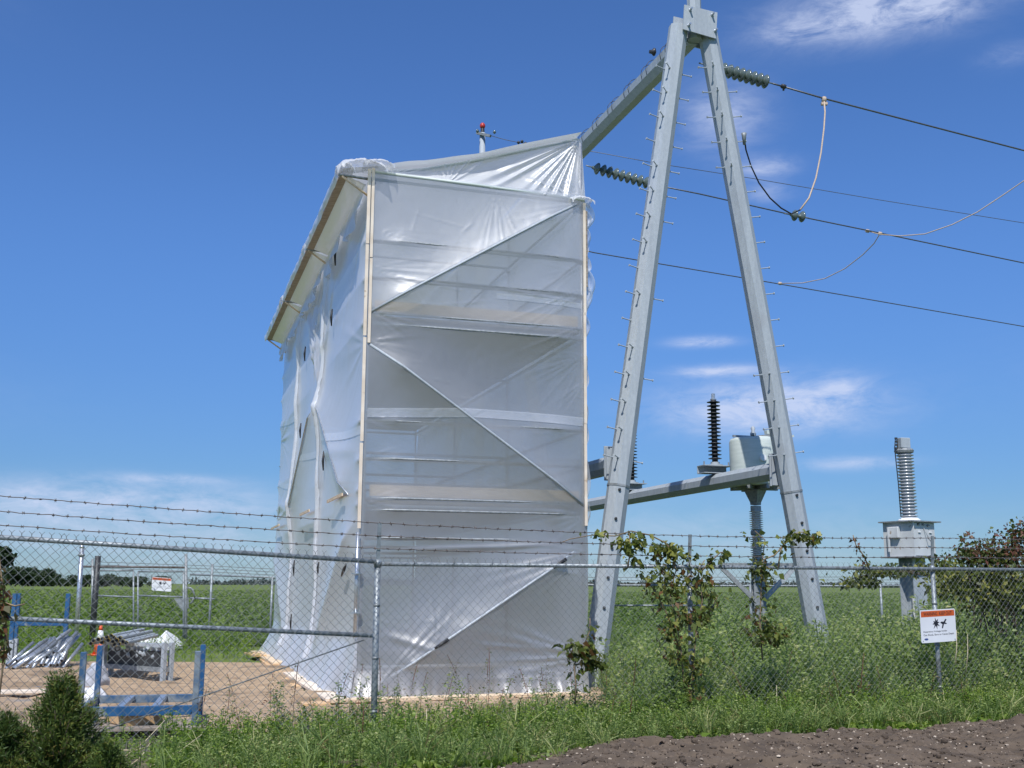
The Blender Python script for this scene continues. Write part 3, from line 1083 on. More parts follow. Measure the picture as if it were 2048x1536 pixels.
    for a, b in ((.05, 3.75), (3.85, 7.5), (7.65, 11.45)):
        MB().box(sc_pt(ev + .05, (a + b) / 2, 7.365), (.11, b - a, .035), Matrix.Rotation(AU, 3, 'Z')).build('fascia_board', M['fascia'], T)
        tl, kk = np.meshgrid(np.linspace(a, b, 70), np.linspace(0, 1, 14), indexing='ij')
        rag = .025 * smooth_noise((70, 14), (20, 2), int(a * 10) + 80)
        ss = ev - .03 + rag - .03 * np.sin(np.pi * kk)
        zz = 7.48 - .17 * kk + .03 * smooth_noise((70, 14), (12, 3), int(a * 10) + 81)
        P = base + ss[..., None] * Uv + tl[..., None] * Vv + np.stack([0 * zz, 0 * zz, zz], -1)
        grid_mesh('eave_wrap', P, M['film'], T)
        # soffit film
        tl, kk = np.meshgrid(np.linspace(a, b, 60), np.linspace(0, 1, 16), indexing='ij')
        ss = ev + .10 + (-.06 - ev - .10) * kk
        zz = 7.36 - .10 * kk - .07 * np.sin(np.pi * kk) * np.sin(np.pi * (tl - a) / (b - a)) + .012 * smooth_noise((60, 16), (18, 5), int(a * 10) + 82)
        P = base + ss[..., None] * Uv + tl[..., None] * Vv + np.stack([0 * zz, 0 * zz, zz], -1)
        grid_mesh('soffit_sheet', P, M['film_roof'], T)
        tl, kk = np.meshgrid(np.linspace(a, b, 90), np.linspace(0, 1, 24), indexing='ij')
        f = (tl - a) / (b - a)
        drop = .30 + .22 * np.abs(np.sin(np.pi * f * 2)) ** .7 + .10 * np.sin(f * 9 + a)
        ss = -.09 - .10 * kk * np.abs(np.sin(np.pi * f * 2 + .3)) - .04 * np.sin(f * 40) * kk
        zz = 7.28 - drop * kk
        P = base + ss[..., None] * Uv + tl[..., None] * Vv + np.stack([0 * zz, 0 * zz, zz], -1)
        grid_mesh('valance', P, M['film_roof'], T)
    # bunched film over the front left corner
    for (c, sz, sd) in (((-.12, .02, 7.53), (.30, .20, .10), 1), ((.10, -.03, 7.57), (.20, .13, .07), 2), ((-.38, .02, 7.46), (.12, .16, .11), 3), ((SW - .06, -.03, 7.38), (.17, .10, .07), 4),
                        ((-.42, 3.85, 7.42), (.09, .25, .09), 5), ((-.42, 7.6, 7.42), (.09, .25, .09), 6)):
        a_, b_ = np.meshgrid(np.linspace(-1, 1, 44), np.linspace(-1, 1, 36), indexing='ij')
        rid = lambda cx, cy, k: 1 - 2.2 * np.abs(smooth_noise((44, 36), (cx, cy), 90 + sd * 7 + k))
        hh_ = rid(7, 5, 1) * .75 + rid(13, 9, 2) * .45
        dome = np.sqrt(np.clip(1 - .55 * (a_ ** 2 + b_ ** 2), 0, 1))
        lx = a_ * sz[0] * 1.1 + .10 * sz[0] * smooth_noise((44, 36), (9, 8), 91 + sd)
        ly = b_ * sz[1] * 1.3 + .10 * sz[1] * smooth_noise((44, 36), (9, 8), 92 + sd)
        lz = sz[2] * (1.75 * dome - 1.4 + .42 * hh_ * dome) + .012 * smooth_noise((44, 36), (20, 16), 93 + sd)
        P = base + (c[0] + lx)[..., None] * Uv + (c[1] + ly)[..., None] * Vv + np.stack([0 * lz, 0 * lz, c[2] + lz], -1)
        grid_mesh('bunched_film', P, M['film'], T)
    # loose film hanging limp off the right edge
    rr_ = random.Random(17)
    for (z0, L_, wd, out) in ((7.36, .55, .10, .16), (7.22, .40, .07, .13), (6.95, .50, .09, .12), (6.55, .42, .06, .10), (6.30, .75, .16, .17), (6.05, .55, .10, .12),
                              (5.55, .45, .05, .07), (4.95, .6, .05, .05), (4.2, .7, .05, .045), (3.4, .8, .05, .05), (2.75, .5, .05, .05)):
        kk, ww = np.meshgrid(np.linspace(0, 1, 26), np.linspace(0, 1, 9), indexing='ij')
        ph = rr_.uniform(0, 6)
        ss = SW + .015 + out * np.sin(np.pi * np.clip(kk * 1.15, 0, 1) ** .7) * ww + .012 * np.sin(kk * 11 + ph) * ww
        zz = z0 - L_ * kk - wd * .6 * ww * kk + .02 * np.sin(ww * 9 + ph)
        tt_ = .02 + .05 * np.sin(ww * 7 + kk * 5 + ph) * ww + .03 * kk
        P = base + ss[..., None] * Uv + tt_[..., None] * Vv + np.stack([0 * zz, 0 * zz, zz], -1)
        grid_mesh('torn_film', P, M['film_loose'], T)
    # ---- battens pinning the sheets
    R = Matrix.Rotation(AU, 3, 'Z')
    for s, z0, z1 in ((-.030, 6.35, 7.48), (-.032, 5.0, 6.34), (-.030, 3.5, 4.98), (-.034, 2.3, 3.48)):
        MB().box(sc_pt(s, -.032, (z0 + z1) / 2), (.045, .018, z1 - z0 - .006), R).build('batten', M['batten'], T)
    for s, z0, z1 in ((.028, 6.15, 7.50), (.030, 4.9, 6.14)):
        MB().box(sc_pt(s, -.034, (z0 + z1) / 2), (.040, .018, z1 - z0 - .006), R).build('batten', M['batten'], T)
    for s, z0, z1 in ((SW - .012, 5.55, 7.33), (SW - .016, 3.9, 5.6), (SW - .02, 2.4, 3.9)):
        MB().box(sc_pt(s, -.040, (z0 + z1) / 2), (.040, .018, z1 - z0 - .006), R).build('batten', M['batten'], T)
    for s, z0, z1 in ((SW + .025, 6.0, 7.2),):
        MB().box(sc_pt(s, -.036, (z0 + z1) / 2), (.022, .018, z1 - z0), R).build('batten', M['wood_old'], T)
    for t0, t1 in ((.75, 2.25), (4.45, 5.8), (9.6, 11.45)):
        MB().box(sc_pt(-.155, (t0 + t1) / 2, 2.82), (.02, t1 - t0, .045), R).build('batten', M['wood'], T)
    # the front left post outside the film near the ground
    mb = MB().tube([sc_pt(-.05, -.06, .85), sc_pt(-.05, -.06, 2.25)], .026, 10)
    for z in (1.69, 1.17):
        mb.lathe([(.026, -.008), (.075, -.008), (.075, .008), (.026, .008)], sc_pt(-.05, -.06, z), seg=12, smooth=False)
    mb.build('standard', M['galv_bright'], T)


scaffold()


def sill_planks():
    R = lambda a: Matrix.Rotation(AU + a, 3, 'Z')
    k = 0
    spec = [((1.35, -.30, .065), (3.5, .24, .042), 0.02, 'pale plank lying flat along the front foot of the wrapped scaffold', 'wood'),
            ((.55, -.26, .022), (2.6, .28, .040), -.01, 'orange tinted bottom plank under the front left corner of the wrapped scaffold', 'wood_orange'),
            ((-.36, 2.0, .07), (.24, 4.6, .042), .015, 'nearest pale plank along the left foot of the wrapped scaffold', 'batten'),
            ((-.45, 5.4, .025), (.26, 6.6, .040), -.012, 'long plank beneath the paler one along the left foot of the wrapped scaffold', 'wood_orange'),
            ((-.40, 8.6, .07), (.25, 3.9, .042), .03, 'farthest plank along the left foot of the wrapped scaffold', 'wood')]
    for (c, sz, a, lab, mt) in spec:
        o = MB().box(sc_pt(*c), sz, R(a), .004).build('plank', M[mt])
        tag(o, lab, 'plank', 'planks around the scaffold foot')


sill_planks()

# ------------------------------------------------------------------ line structure
LB = ground(1184, 1375)
APX = on_plane(1390, 60, LB, V)
RB = LB + U * 2 * ((APX - LB).dot(U))
TL = on_plane(1357, 55, LB, V)
TR = on_plane(1412, 50, LB, V)
LOWZ = 3.50


def leg_at(p, q, z):
    return p + (q - p) * (z - p.z) / (q.z - p.z)


BEAM0 = on_plane(1250, 208, APX, U)
BEAMZ = BEAM0.z


def beam_pt(L, dz=0.0):
    q = APX + V * L
    return Vector((q.x, q.y, BEAMZ + dz))


def low_pt(side, L, dz=0.0):
    q = (leg_at(LB, TL, LOWZ) if side == 'l' else leg_at(RB, TR, LOWZ)) + V * L
    q.z = LOWZ + dz
    return q


def step_bolt_mesh():
    mb = MB().tube([(0, 0, 0), (.175, 0, 0)], .0095, 6).lathe([(.021, 0), (.021, .014)], (.170, 0, 0), (1, 0, 0), 8, False).lathe([(.020, 0), (.020, .02)], (0, 0, 0), (1, 0, 0), 6, False)
    me = bpy.data.meshes.new('step_bolt')
    me.from_pydata([tuple(q) for q in mb.v], [], mb.f)
    me.materials.append(M['galv'])
    return me


def portal():
    T = thing('steel_portal', 'tall galvanised A-frame line portal with tubular legs, right of the wrapped scaffold', 'portal', LB)
    me = step_bolt_mesh()
    hole = M['steel_black']
    for name, p, q in (('leg', LB, TL), ('leg', RB, TR)):
        ax = (q - p).normalized()
        pts = [p - ax * .3, leg_at(p, q, 3.12)]
        leg = MB().tube([pts[0], q], [.185, .172], 8, smooth=False, phase=math.radians(12)).build(name, M['galv'], T)
        MB().tube([leg_at(p, q, 3.10), leg_at(p, q, 3.135)], [.1885, .1885], 8, smooth=False, phase=math.radians(12)).build('splice_ring', M['galv_dark'], leg)
        fn = -V                                             # outward direction of the face turned to the road
        left = p is LB
        z = 3.55 if left else 3.75
        k = 0
        while z < q.z - .7:
            c = leg_at(p, q, z)
            skip = rnd.random() < .12
            for d in ((fn + U * (-1.0 if left else -.65)).normalized(), (-U + fn * .15).normalized(), (U + fn * .15).normalized()):
                if skip and d.dot(fn) > .5:
                    continue
                if not left and d.dot(U) < -.5 and 5.2 < z < 8.6:
                    continue
                if left and d.dot(U) > .5 and z < 8.0 and k % 3:
                    continue
                o = bpy.data.objects.new('step_bolt', me)
                col.objects.link(o)
                o.parent = leg
                x = (d - ax * d.dot(ax)).normalized()
                y = ax.cross(x)
                R = Matrix((x, y, ax)).transposed()
                o.matrix_local = Matrix.Translation(c + x * .165 - parent_origin(leg)) @ R.to_4x4()
            z += .457
            k += 1
        z = 3.05
        while z > .4:                                        # bare bolt sockets below the lowest step
            c = leg_at(p, q, z)
            d = (fn + U * (-.25 if left else -.1)).normalized()
            MB().lathe([(.024, 0), (.024, .03), (.012, .034)], c + d * .165, d, 6, False).build('bolt_socket', hole, leg)
            z -= .46
    # apex plates, bolts and mast stub
    pc = on_plane(1401, 42, APX - V * .20, V)
    c0, c1, c2, c3 = [on_plane(x, y, APX - V * .215, V) for x, y in ((1369, 9), (1435, 25), (1432, 77), (1366, 58))]
    for off in (0.0, .43):
        mb = MB().prism([(0, 0), (1, 0)], (0, 0, 0), (1, 0, 0), (0, 1, 0), (0, 0, 1)) if False else MB()
        q = [a + V * off for a in (c0, c1, c2, c3)]
        mb.add(q + [a + V * .022 for a in q], [(0, 1, 2, 3), (7, 6, 5, 4), (0, 4, 5, 1), (1, 5, 6, 2), (2, 6, 7, 3), (3, 7, 4, 0)])
        pl = mb.build('gusset_plate', M['galv'], T)
        if off == 0:
            for (x, y) in ((1380, 20), (1424, 30), (1377, 51), (1430, 62)):
                b = on_plane(x, y, APX - V * .215, V)
                MB().lathe([(.028, 0), (.028, .018), (.02, .02), (.018, .085)], b, -V, 6, False).build('bolt', M['galv_bright'], pl)
    mt = on_plane(1388, 8, APX, V)
    MB().tube([mt - Vector((0, 0, .7)), mt + Vector((0, 0, 4.0))], [.13, .11], 8, smooth=False).build('mast', M['galv'], T)
    # top beam and the far A-frame
    Ltot = 12.0
    MB().tube([beam_pt(0.1), beam_pt(Ltot)], .20, 8, smooth=False, phase=math.radians(22.5)).build('top_beam', M['galv'], T)
    for k in range(7):
        for dl in (0, .22):
            L = .75 + k * .85 + dl
            ring = [beam_pt(L) + (U * math.cos(a) + Vector((0, 0, 1)) * math.sin(a)) * .235 for a in np.linspace(math.radians(20), math.radians(205), 9)]
            MB().tube(ring, .007, 5).build('hand_loop', M['steel_black'], T)
    c = on_plane(1309, 104, beam_pt(0) - U * .3, U)
    MB().lathe([(.02, -.03), (.07, -.01), (.075, .02), (.04, .05), (.03, .10)], c, (-U + V * .2), 12).build('bumper', M['polymer'], T)
    for p, q in ((LB, TL), (RB, TR)):
        MB().tube([p + V * Ltot, q + V * Ltot], [.185, .172], 8, smooth=False).build('leg', M['galv'], T)
    # lower beams with end clamps
    for sd in 'lr':
        b = MB().tube([low_pt(sd, .22), low_pt(sd, Ltot - .2)], .155, 8, smooth=False, phase=math.radians(22.5)).build('lower_beam', M['galv'], T)
        q = low_pt(sd, .20)
        R = Matrix.Rotation(AU, 3, 'Z')
        MB().box(q, (.44, .030, .56), R, .004).build('clamp_plate', M['galv'], b)
        MB().box(q - V * .040, (.40, .030, .54), R, .004).build('clamp_plate', M['galv'], b)
        for dx in (-.17, .17):
            for dz_ in (-.2, .2):
                MB().lathe([(.024, -.03), (.024, .07)], q + U * dx + Vector((0, 0, dz_)), V, 6, False).build('bolt', M['galv_dark'], b)
        for L in ((2.55, 6.5, 10.5) if sd == 'r' else (2.5, 6.5)):
            c = low_pt(sd, L, .235)
            mb = MB()                                       # channel bracket across the beam
            for dz_, hh in ((.07, .014), (-.07, .014)):
                mb.box(c + Vector((0, 0, dz_)), (.62, .30, hh), R)
            mb.box(c + V * .143, (.62, .014, .14), R)
            br = mb.build('bracket', M['galv'], T)
            for dx in (-.26, .26):
                MB().lathe([(.014, 0), (.014, .09)], c + U * dx - V * .05 + Vector((0, 0, .06)), (0, 0, 1), 6, False).build('bolt', M['galv_dark'], br)
    return T


portal()


def arresters():
    spots = [(2.55, 'black finned surge arrester standing on the lower beam left of the pale grey canister'),
             (6.5, 'far black finned surge arrester, mostly hidden behind the left portal leg')]
    T0 = None
    for L, lab in spots:
        q = low_pt('r', L, .312)
        if T0 is None:
            T0 = thing('surge_arrester', lab, 'surge arrester', q, AU, 'surge arresters on the lower beam')
            LOCAL.add(T0.name)
            MB().lathe([(.15, 0), (.15, .02), (.085, .022), (.085, .07), (.062, .075)], seg=14, smooth=False).build('base_plate', M['galv'], T0)
            MB().tube([(0, 0, .07), (0, 0, 1.28)], .056, 12).build('core', M['polymer'], T0)
            prof = lambda z: [(.056, z - .012), (.128, z - .004), (.130, z + .002), (.056, z + .022)]
            me = None
            for k in range(16):
                z = .14 + k * .073
                if me is None:
                    o = MB().lathe(prof(0), (0, 0, 0), (0, 0, 1), 18).build('shed', M['polymer'], T0)
                    me = o.data
                else:
                    o = link(me, 'shed', T0)
                o.location = (0, 0, z)
            MB().lathe([(.06, 1.28), (.06, 1.30), (.036, 1.302), (.036, 1.40), (.03, 1.405)], seg=10, smooth=False).build('top_cap', M['galv_bright'], T0)
        else:
            c = copy_tree(T0, q, AU)
            c['label'] = lab


arresters()


def bell_prof(r):
    return [(.02, -.075), (.035, -.07), (.045, -.02), (.07, -.005), (r * .85, .03), (r, .055), (r * .96, .062), (r * .55, .05), (.03, .055), (.015, .075)]


DISC_ME = {}


def insulator(p0, p1, n, label, group='insulator strings on the portal', r=.135):
    """a dead-end string of disc insulators from p0 to p1"""
    p0, p1 = Vector(p0), Vector(p1)
    d = (p1 - p0)
    L = d.length
    d.normalize()
    T = thing('insulator_string', label, 'insulator', p0, 0, group)
    MB().tube([p0, p0 + d * .16], .014, 6).build('link', M['galv_dark'], T)
    MB().tube([p1 - d * .16, p1], .014, 6).build('link', M['galv_dark'], T)
    q = d.to_track_quat('Z', 'Y').to_matrix().to_4x4()
    if r not in DISC_ME:
        o = MB().lathe(bell_prof(r), seg=20).build('disc', M['glaze'])
        DISC_ME[r] = o.data
        bpy.data.objects.remove(o)
    st = (L - .3) / max(1, n)
    for k in range(n):
        o = link(DISC_ME[r], 'disc', T)
        o.matrix_local = Matrix.Translation(d * (.15 + st * (k + .5))) @ q
    return T


def wire_pts(p0, p1, sag, n=40):
    p0, p1 = Vector(p0), Vector(p1)
    return [p0.lerp(p1, i / n) - Vector((0, 0, 4 * sag * (i / n) * (1 - i / n))) for i in range(n + 1)]


def conductors():
    WD = (U + V * .10).normalized()                       # lines leave to the right
    WN = Vector((-WD.y, WD.x, 0))

    def on_line(q, x, y):
        return on_plane(x, y, q, WN)
    # phase 1, near the apex
    a = beam_pt(.75, -.22) + U * .2
    a1 = on_line(a, 1398, 126)
    b1 = on_line(a, 1545, 167)
    e1 = on_line(a, 2048, 301)
    insulator(a1, b1, 10, 'upper insulator string passing behind the right portal leg near the apex')
    m1 = on_line(a, 1648, 197)
    far = e1 + (e1 - m1).normalized() * 40 + Vector((0, 0, 2))
    c = MB()
    c.tube([b1, on_line(a, 1566, 173)], .016, 6)
    c.tube([on_line(a, 1566, 173), m1, e1, far], .017, 8)
    tag(c.build('conductor', M['conductor']), 'highest thick line wire running right from the upper insulator string', 'power line', 'line wires')
    tag(MB().lathe([(.02, -.05), (.045, -.04), (.045, .04), (.02, .05)], on_line(a, 1567, 173), (b1 - m1), 8).tube([on_line(a, 1567, 172), on_line(a, 1567, 181)], .02, 6).build('wire_clamp', M['steel_black']),
        'dark clamp on the highest line wire just past the upper insulator string', 'clamp')
    # phase 2
    a = beam_pt(4.95, -.25) + U * .2
    a2, b2 = on_line(a, 1172, 331), on_line(a, 1306, 369)
    insulator(a2, b2, 9, 'lower insulator string between the top of the plastic film and the left portal leg')
    e2 = on_line(a, 2048, 526)
    mid2 = [on_line(a, x, y) for x, y in ((1400, 388), (1590, 431), (1760, 466))]
    far = e2 + (e2 - mid2[2]).normalized() * 40 + Vector((0, 0, 2))
    tag(MB().tube([b2] + mid2 + [e2, far], .016, 8).build('conductor', M['conductor']), 'middle line wire running right from the lower insulator string', 'power line', 'line wires')
    i0, i1 = on_line(a, 1568, 427), on_line(a, 1618, 436)
    insulator(i0, i1, 2, 'short two disc insulator on the middle line wire right of the portal legs')
    # phase 3
    a = beam_pt(9.0, -.25) + U * .2
    a3 = on_line(a, 1150, 496)
    pts3 = [a3] + [on_line(a, x, y) for x, y in ((1187, 505), (1280, 521), (1530, 563), (1750, 601), (2048, 653))]
    far = pts3[-1] + (pts3[-1] - pts3[-2]).normalized() * 40
    tag(MB().tube(pts3 + [far], .015, 8).build('conductor', M['conductor']), 'lowest line wire, coming from behind the plastic film below the two others', 'power line', 'line wires')
    # grounding cables with clamps
    bolt = leg_at(RB, TR, on_plane(1488, 272, RB, V).z) + (U * .36)
    bolt = on_plane(1488, 272, LB - V * .05, V)
    low = [(1492, 300), (1502, 332), (1518, 366), (1540, 396), (1562, 416), (1583, 428)]
    hi = [(1600, 420), (1618, 396), (1632, 356), (1642, 306), (1648, 256), (1650, 224), (1648, 199)]
    d0, d1 = bolt.y, m1.y

    def chain(px, y0, y1):
        return [at_depth(x, y, y0 + (y1 - y0) * i / max(1, len(px) - 1)) for i, (x, y) in enumerate(px)]
    allp = [(1488, 272)] + low + hi
    cp = chain(allp, d0, d1)
    T = thing('grounding_cable', 'long grounding cable looping from the highest wire to a step bolt on the portal', 'cable', cp[-1], 0, 'temporary grounding cables')
    MB().tube(cp[:8], .014, 6).build('black_sheath', M['black'], T)
    MB().tube(cp[7:], .016, 6).build('pale_sheath', M['rope'], T)
    MB().lathe([(.02, -.06), (.05, -.04), (.05, .04), (.02, .06)], cp[-1], (0, 0, 1), 8).box(cp[-1] - Vector((0, 0, .09)), (.12, .06, .05)).build('clamp', M['rope'], T)
    MB().lathe([(.05, .05), (.04, 0), (.025, -.16)], cp[0], (0, 0, 1), 8).build('clamp', M['galv_dark'], T)
    pa, pb = mid2[2], pts3[3]
    px = [(1760, 467), (1748, 487), (1725, 510), (1690, 537), (1650, 557), (1605, 566), (1560, 567)]
    cp = chain(px, pa.y, at_depth(1560, 567, 26).y if False else pts3[3].y)
    T = thing('grounding_cable', 'thin pale grounding cable sagging between the middle and the lowest line wire', 'cable', cp[0], 0, 'temporary grounding cables')
    MB().tube(cp, .012, 6).build('pale_sheath', M['rope'], T)
    MB().lathe([(.02, -.06), (.045, -.03), (.045, .03), (.02, .06)], cp[0], WD, 8).build('clamp', M['rope'], T)
    MB().lathe([(.02, -.06), (.045, -.03), (.045, .03), (.02, .06)], cp[-1], WD, 8).build('clamp', M['rope'], T)
    px = [(1735, 462), (1760, 469), (1800, 472), (1850, 468), (1905, 449), (1955, 424), (2005, 391), (2050, 360), (2090, 322), (2110, 300)]
    cp = chain(px, pa.y, e1.y + 1)
    T = thing('grounding_cable', 'thin pale grounding cable rising from the middle wire to the right edge of the picture', 'cable', cp[0], 0, 'temporary grounding cables')
    MB().tube(cp, .012, 6).build('pale_sheath', M['rope'], T)
    MB().lathe([(.02, -.06), (.045, -.03), (.045, .03), (.02, .06)], cp[0], WD, 8).build('clamp', M['rope'], T)


conductors()


def utility_pole():
    Yd = 42.0
    top = at_depth(965, 266, Yd)
    T = thing('utility_pole', 'grey pole topped by a red lamp and short crossarm behind the plastic film', 'pole', (top.x, top.y, 0))
    MB().tube([(top.x, top.y, -.3), (top.x, top.y, top.z)], [.19, .115], 10).build('shaft', M['galv'], T)
    a, b = at_depth(954, 266, Yd), at_depth(981, 272, Yd - .4)
    MB().bar(a, b, .10, .10).build('crossarm', M['galv_dark'], T)
    MB().lathe([(.06, 0), (.085, .03), (.075, .16), (.055, .2)], top + Vector((0, 0, .02)), seg=10, smooth=False).build('lamp_base', M['steel_black'], T)
    MB().lathe([(.085, 0), (.11, .05), (.11, .14), (.06, .21), (.01, .23)], top + Vector((0, 0, .21)), seg=14).build('lamp_globe', M['red'], T)
    ins = MB()
    for x, y in ((955, 263), (989, 265)):
        ins.lathe([(.03, -.05), (.07, 0), (.05, .06), (.02, .09)], at_depth(x, y, Yd - .3), seg=10)
    ins.build('insulator', M['glaze'], T)
    w = wire_pts(at_depth(981, 271, Yd - .4), at_depth(1062, 288, Yd - 1.2), .05, 8)
    e = [at_depth(x, y, 38.0 + i) for i, (x, y) in enumerate(((1190, 304), (1320, 328), (1500, 356), (1760, 400), (2048, 446), (2200, 468)))]
    tag(MB().tube(w[:1] + w[2:] + e, .013, 5).build('conductor', M['conductor']), 'very thin far wire from the pole with the red lamp, passing behind both portal legs', 'power line', 'line wires')
    for i, (x, y) in enumerate(((1037, 285), (1044, 283), (1051, 287))):
        MB().lathe([(.03, -.06), (.08, 0), (.03, .06)], at_depth(x, y, Yd - 1.1), (1, 0, 0), 8).build('spacer', M['steel_black'], T)


utility_pole()


def line_trap():
    Yd = 20.7
    q = at_depth(1511, 1000, Yd)
    base = Vector((q.x, q.y, 0))
    T = thing('line_trap', 'pale green canister on a white ribbed insulator and forked steel post', 'line trap', base)
    z = lambda y: at_depth(1511, y, Yd).z
    zt, zb = z(877), z(972)
    MB().lathe([(.02, zb), (.44, zb), (.455, zb + .03), (.455, zt - .08), (.435, zt - .02), (.38, zt)], base, seg=40).build('canister', M['cream'], T)
    mb = MB()
    for k in range(6):
        a = k * math.pi / 3 + .3
        mb.bar(base + Vector((0, 0, zt + .03)), base + Vector((math.cos(a) * .43, math.sin(a) * .43, zt + .03)), .04, .035)
    mb.build('spider', M['galv_dark'], T)
    MB().lathe([(.05, 0), (.06, .05), (.03, .10), (.045, .16), (.01, .20)], base + Vector((0, 0, zt + .04)), seg=10).build('lifting_eye', M['galv'], T)
    MB().bar(base + U * .15 - V * .2 + Vector((0, 0, zt + .10)), base + U * .62 - V * .2 + Vector((0, 0, zt + .14)), .10, .07).build('terminal', M['cream'], T)
    MB().bar(base + U * .25 - V * .43 + Vector((0, 0, zt - .06)), base + U * .60 - V * .43 + Vector((0, 0, zt + .02)), .04, .04).build('terminal', M['cream'], T)
    MB().lathe([(.06, 0), (.06, .04)], base - V * .45 - U * .08 + Vector((0, 0, zb + .48)), -V, 10, False).build('drain_boss', M['white'], T)
    mb = MB()
    for k in range(4):
        a = k * math.pi / 4 + AU
        mb.bar(base + Vector((math.cos(a) * .47, math.sin(a) * .47, zb - .04)), base - Vector((math.cos(a) * .47, math.sin(a) * .47, -zb + .04)), .06, .07)
    mb.build('base_frame', M['galv_dark'], T)
    z1 = z(1010)
    MB().lathe([(.10, z1), (.105, z1 + .05), (.215, zb - .08)], base, seg=4, smooth=False).build('pedestal_cone', M['galv_dark'], T)

    def post(y0, y1, n, name):
        a, b = z(y1), z(y0)
        pr = [(.075, a)]
        st = (b - a) / n
        for k in range(n):
            zz = a + st * (k + .5)
            pr += [(.078, zz - st * .38), (.128, zz - st * .08), (.130, zz + st * .02), (.078, zz + st * .40)]
        pr += [(.075, b)]
        MB().lathe(pr, base, seg=20).build(name, M['porcelain'], T)
    MB().lathe([(.10, z(1022)), (.10, z(1012))], base, seg=14, smooth=False).build('flange', M['galv'], T)
    post(1021, 1060, 9, 'post_insulator')
    MB().lathe([(.10, z(1071)), (.115, z(1068)), (.115, z(1064)), (.10, z(1060))], base, seg=14, smooth=False).build('flange', M['galv_dark'], T)
    post(1072, 1112, 9, 'post_insulator')
    MB().lathe([(.10, z(1126)), (.10, z(1112))], base, seg=14, smooth=False).build('flange', M['galv_dark'], T)
    zc = z(1131)
    d = Vector((1, -.05, 0)).normalized()
    MB().bar(base - d * .73 + Vector((0, 0, zc)), base + d * .73 + Vector((0, 0, zc)), .14, .09).build('crossbar', M['galv_dark'], T)
    for sgn in (-1, 1):
        MB().bar(base + d * sgn * .66 + Vector((0, 0, zc - .05)), base + d * sgn * .08 + Vector((0, 0, z(1200))), .10, .08).build('knee_brace', M['galv_dark'] if sgn < 0 else M['galv'], T)
    mb = MB()                                                # I section post
    for dy in (-.1, .1):
        mb.box(base + Vector((0, dy, zc / 2 - .05)), (.22, .02, zc - .02))
    mb.box(base + Vector((0, 0, zc / 2 - .05)), (.02, .18, zc - .02))
    mb.build('post', M['galv_dark'], T)


line_trap()


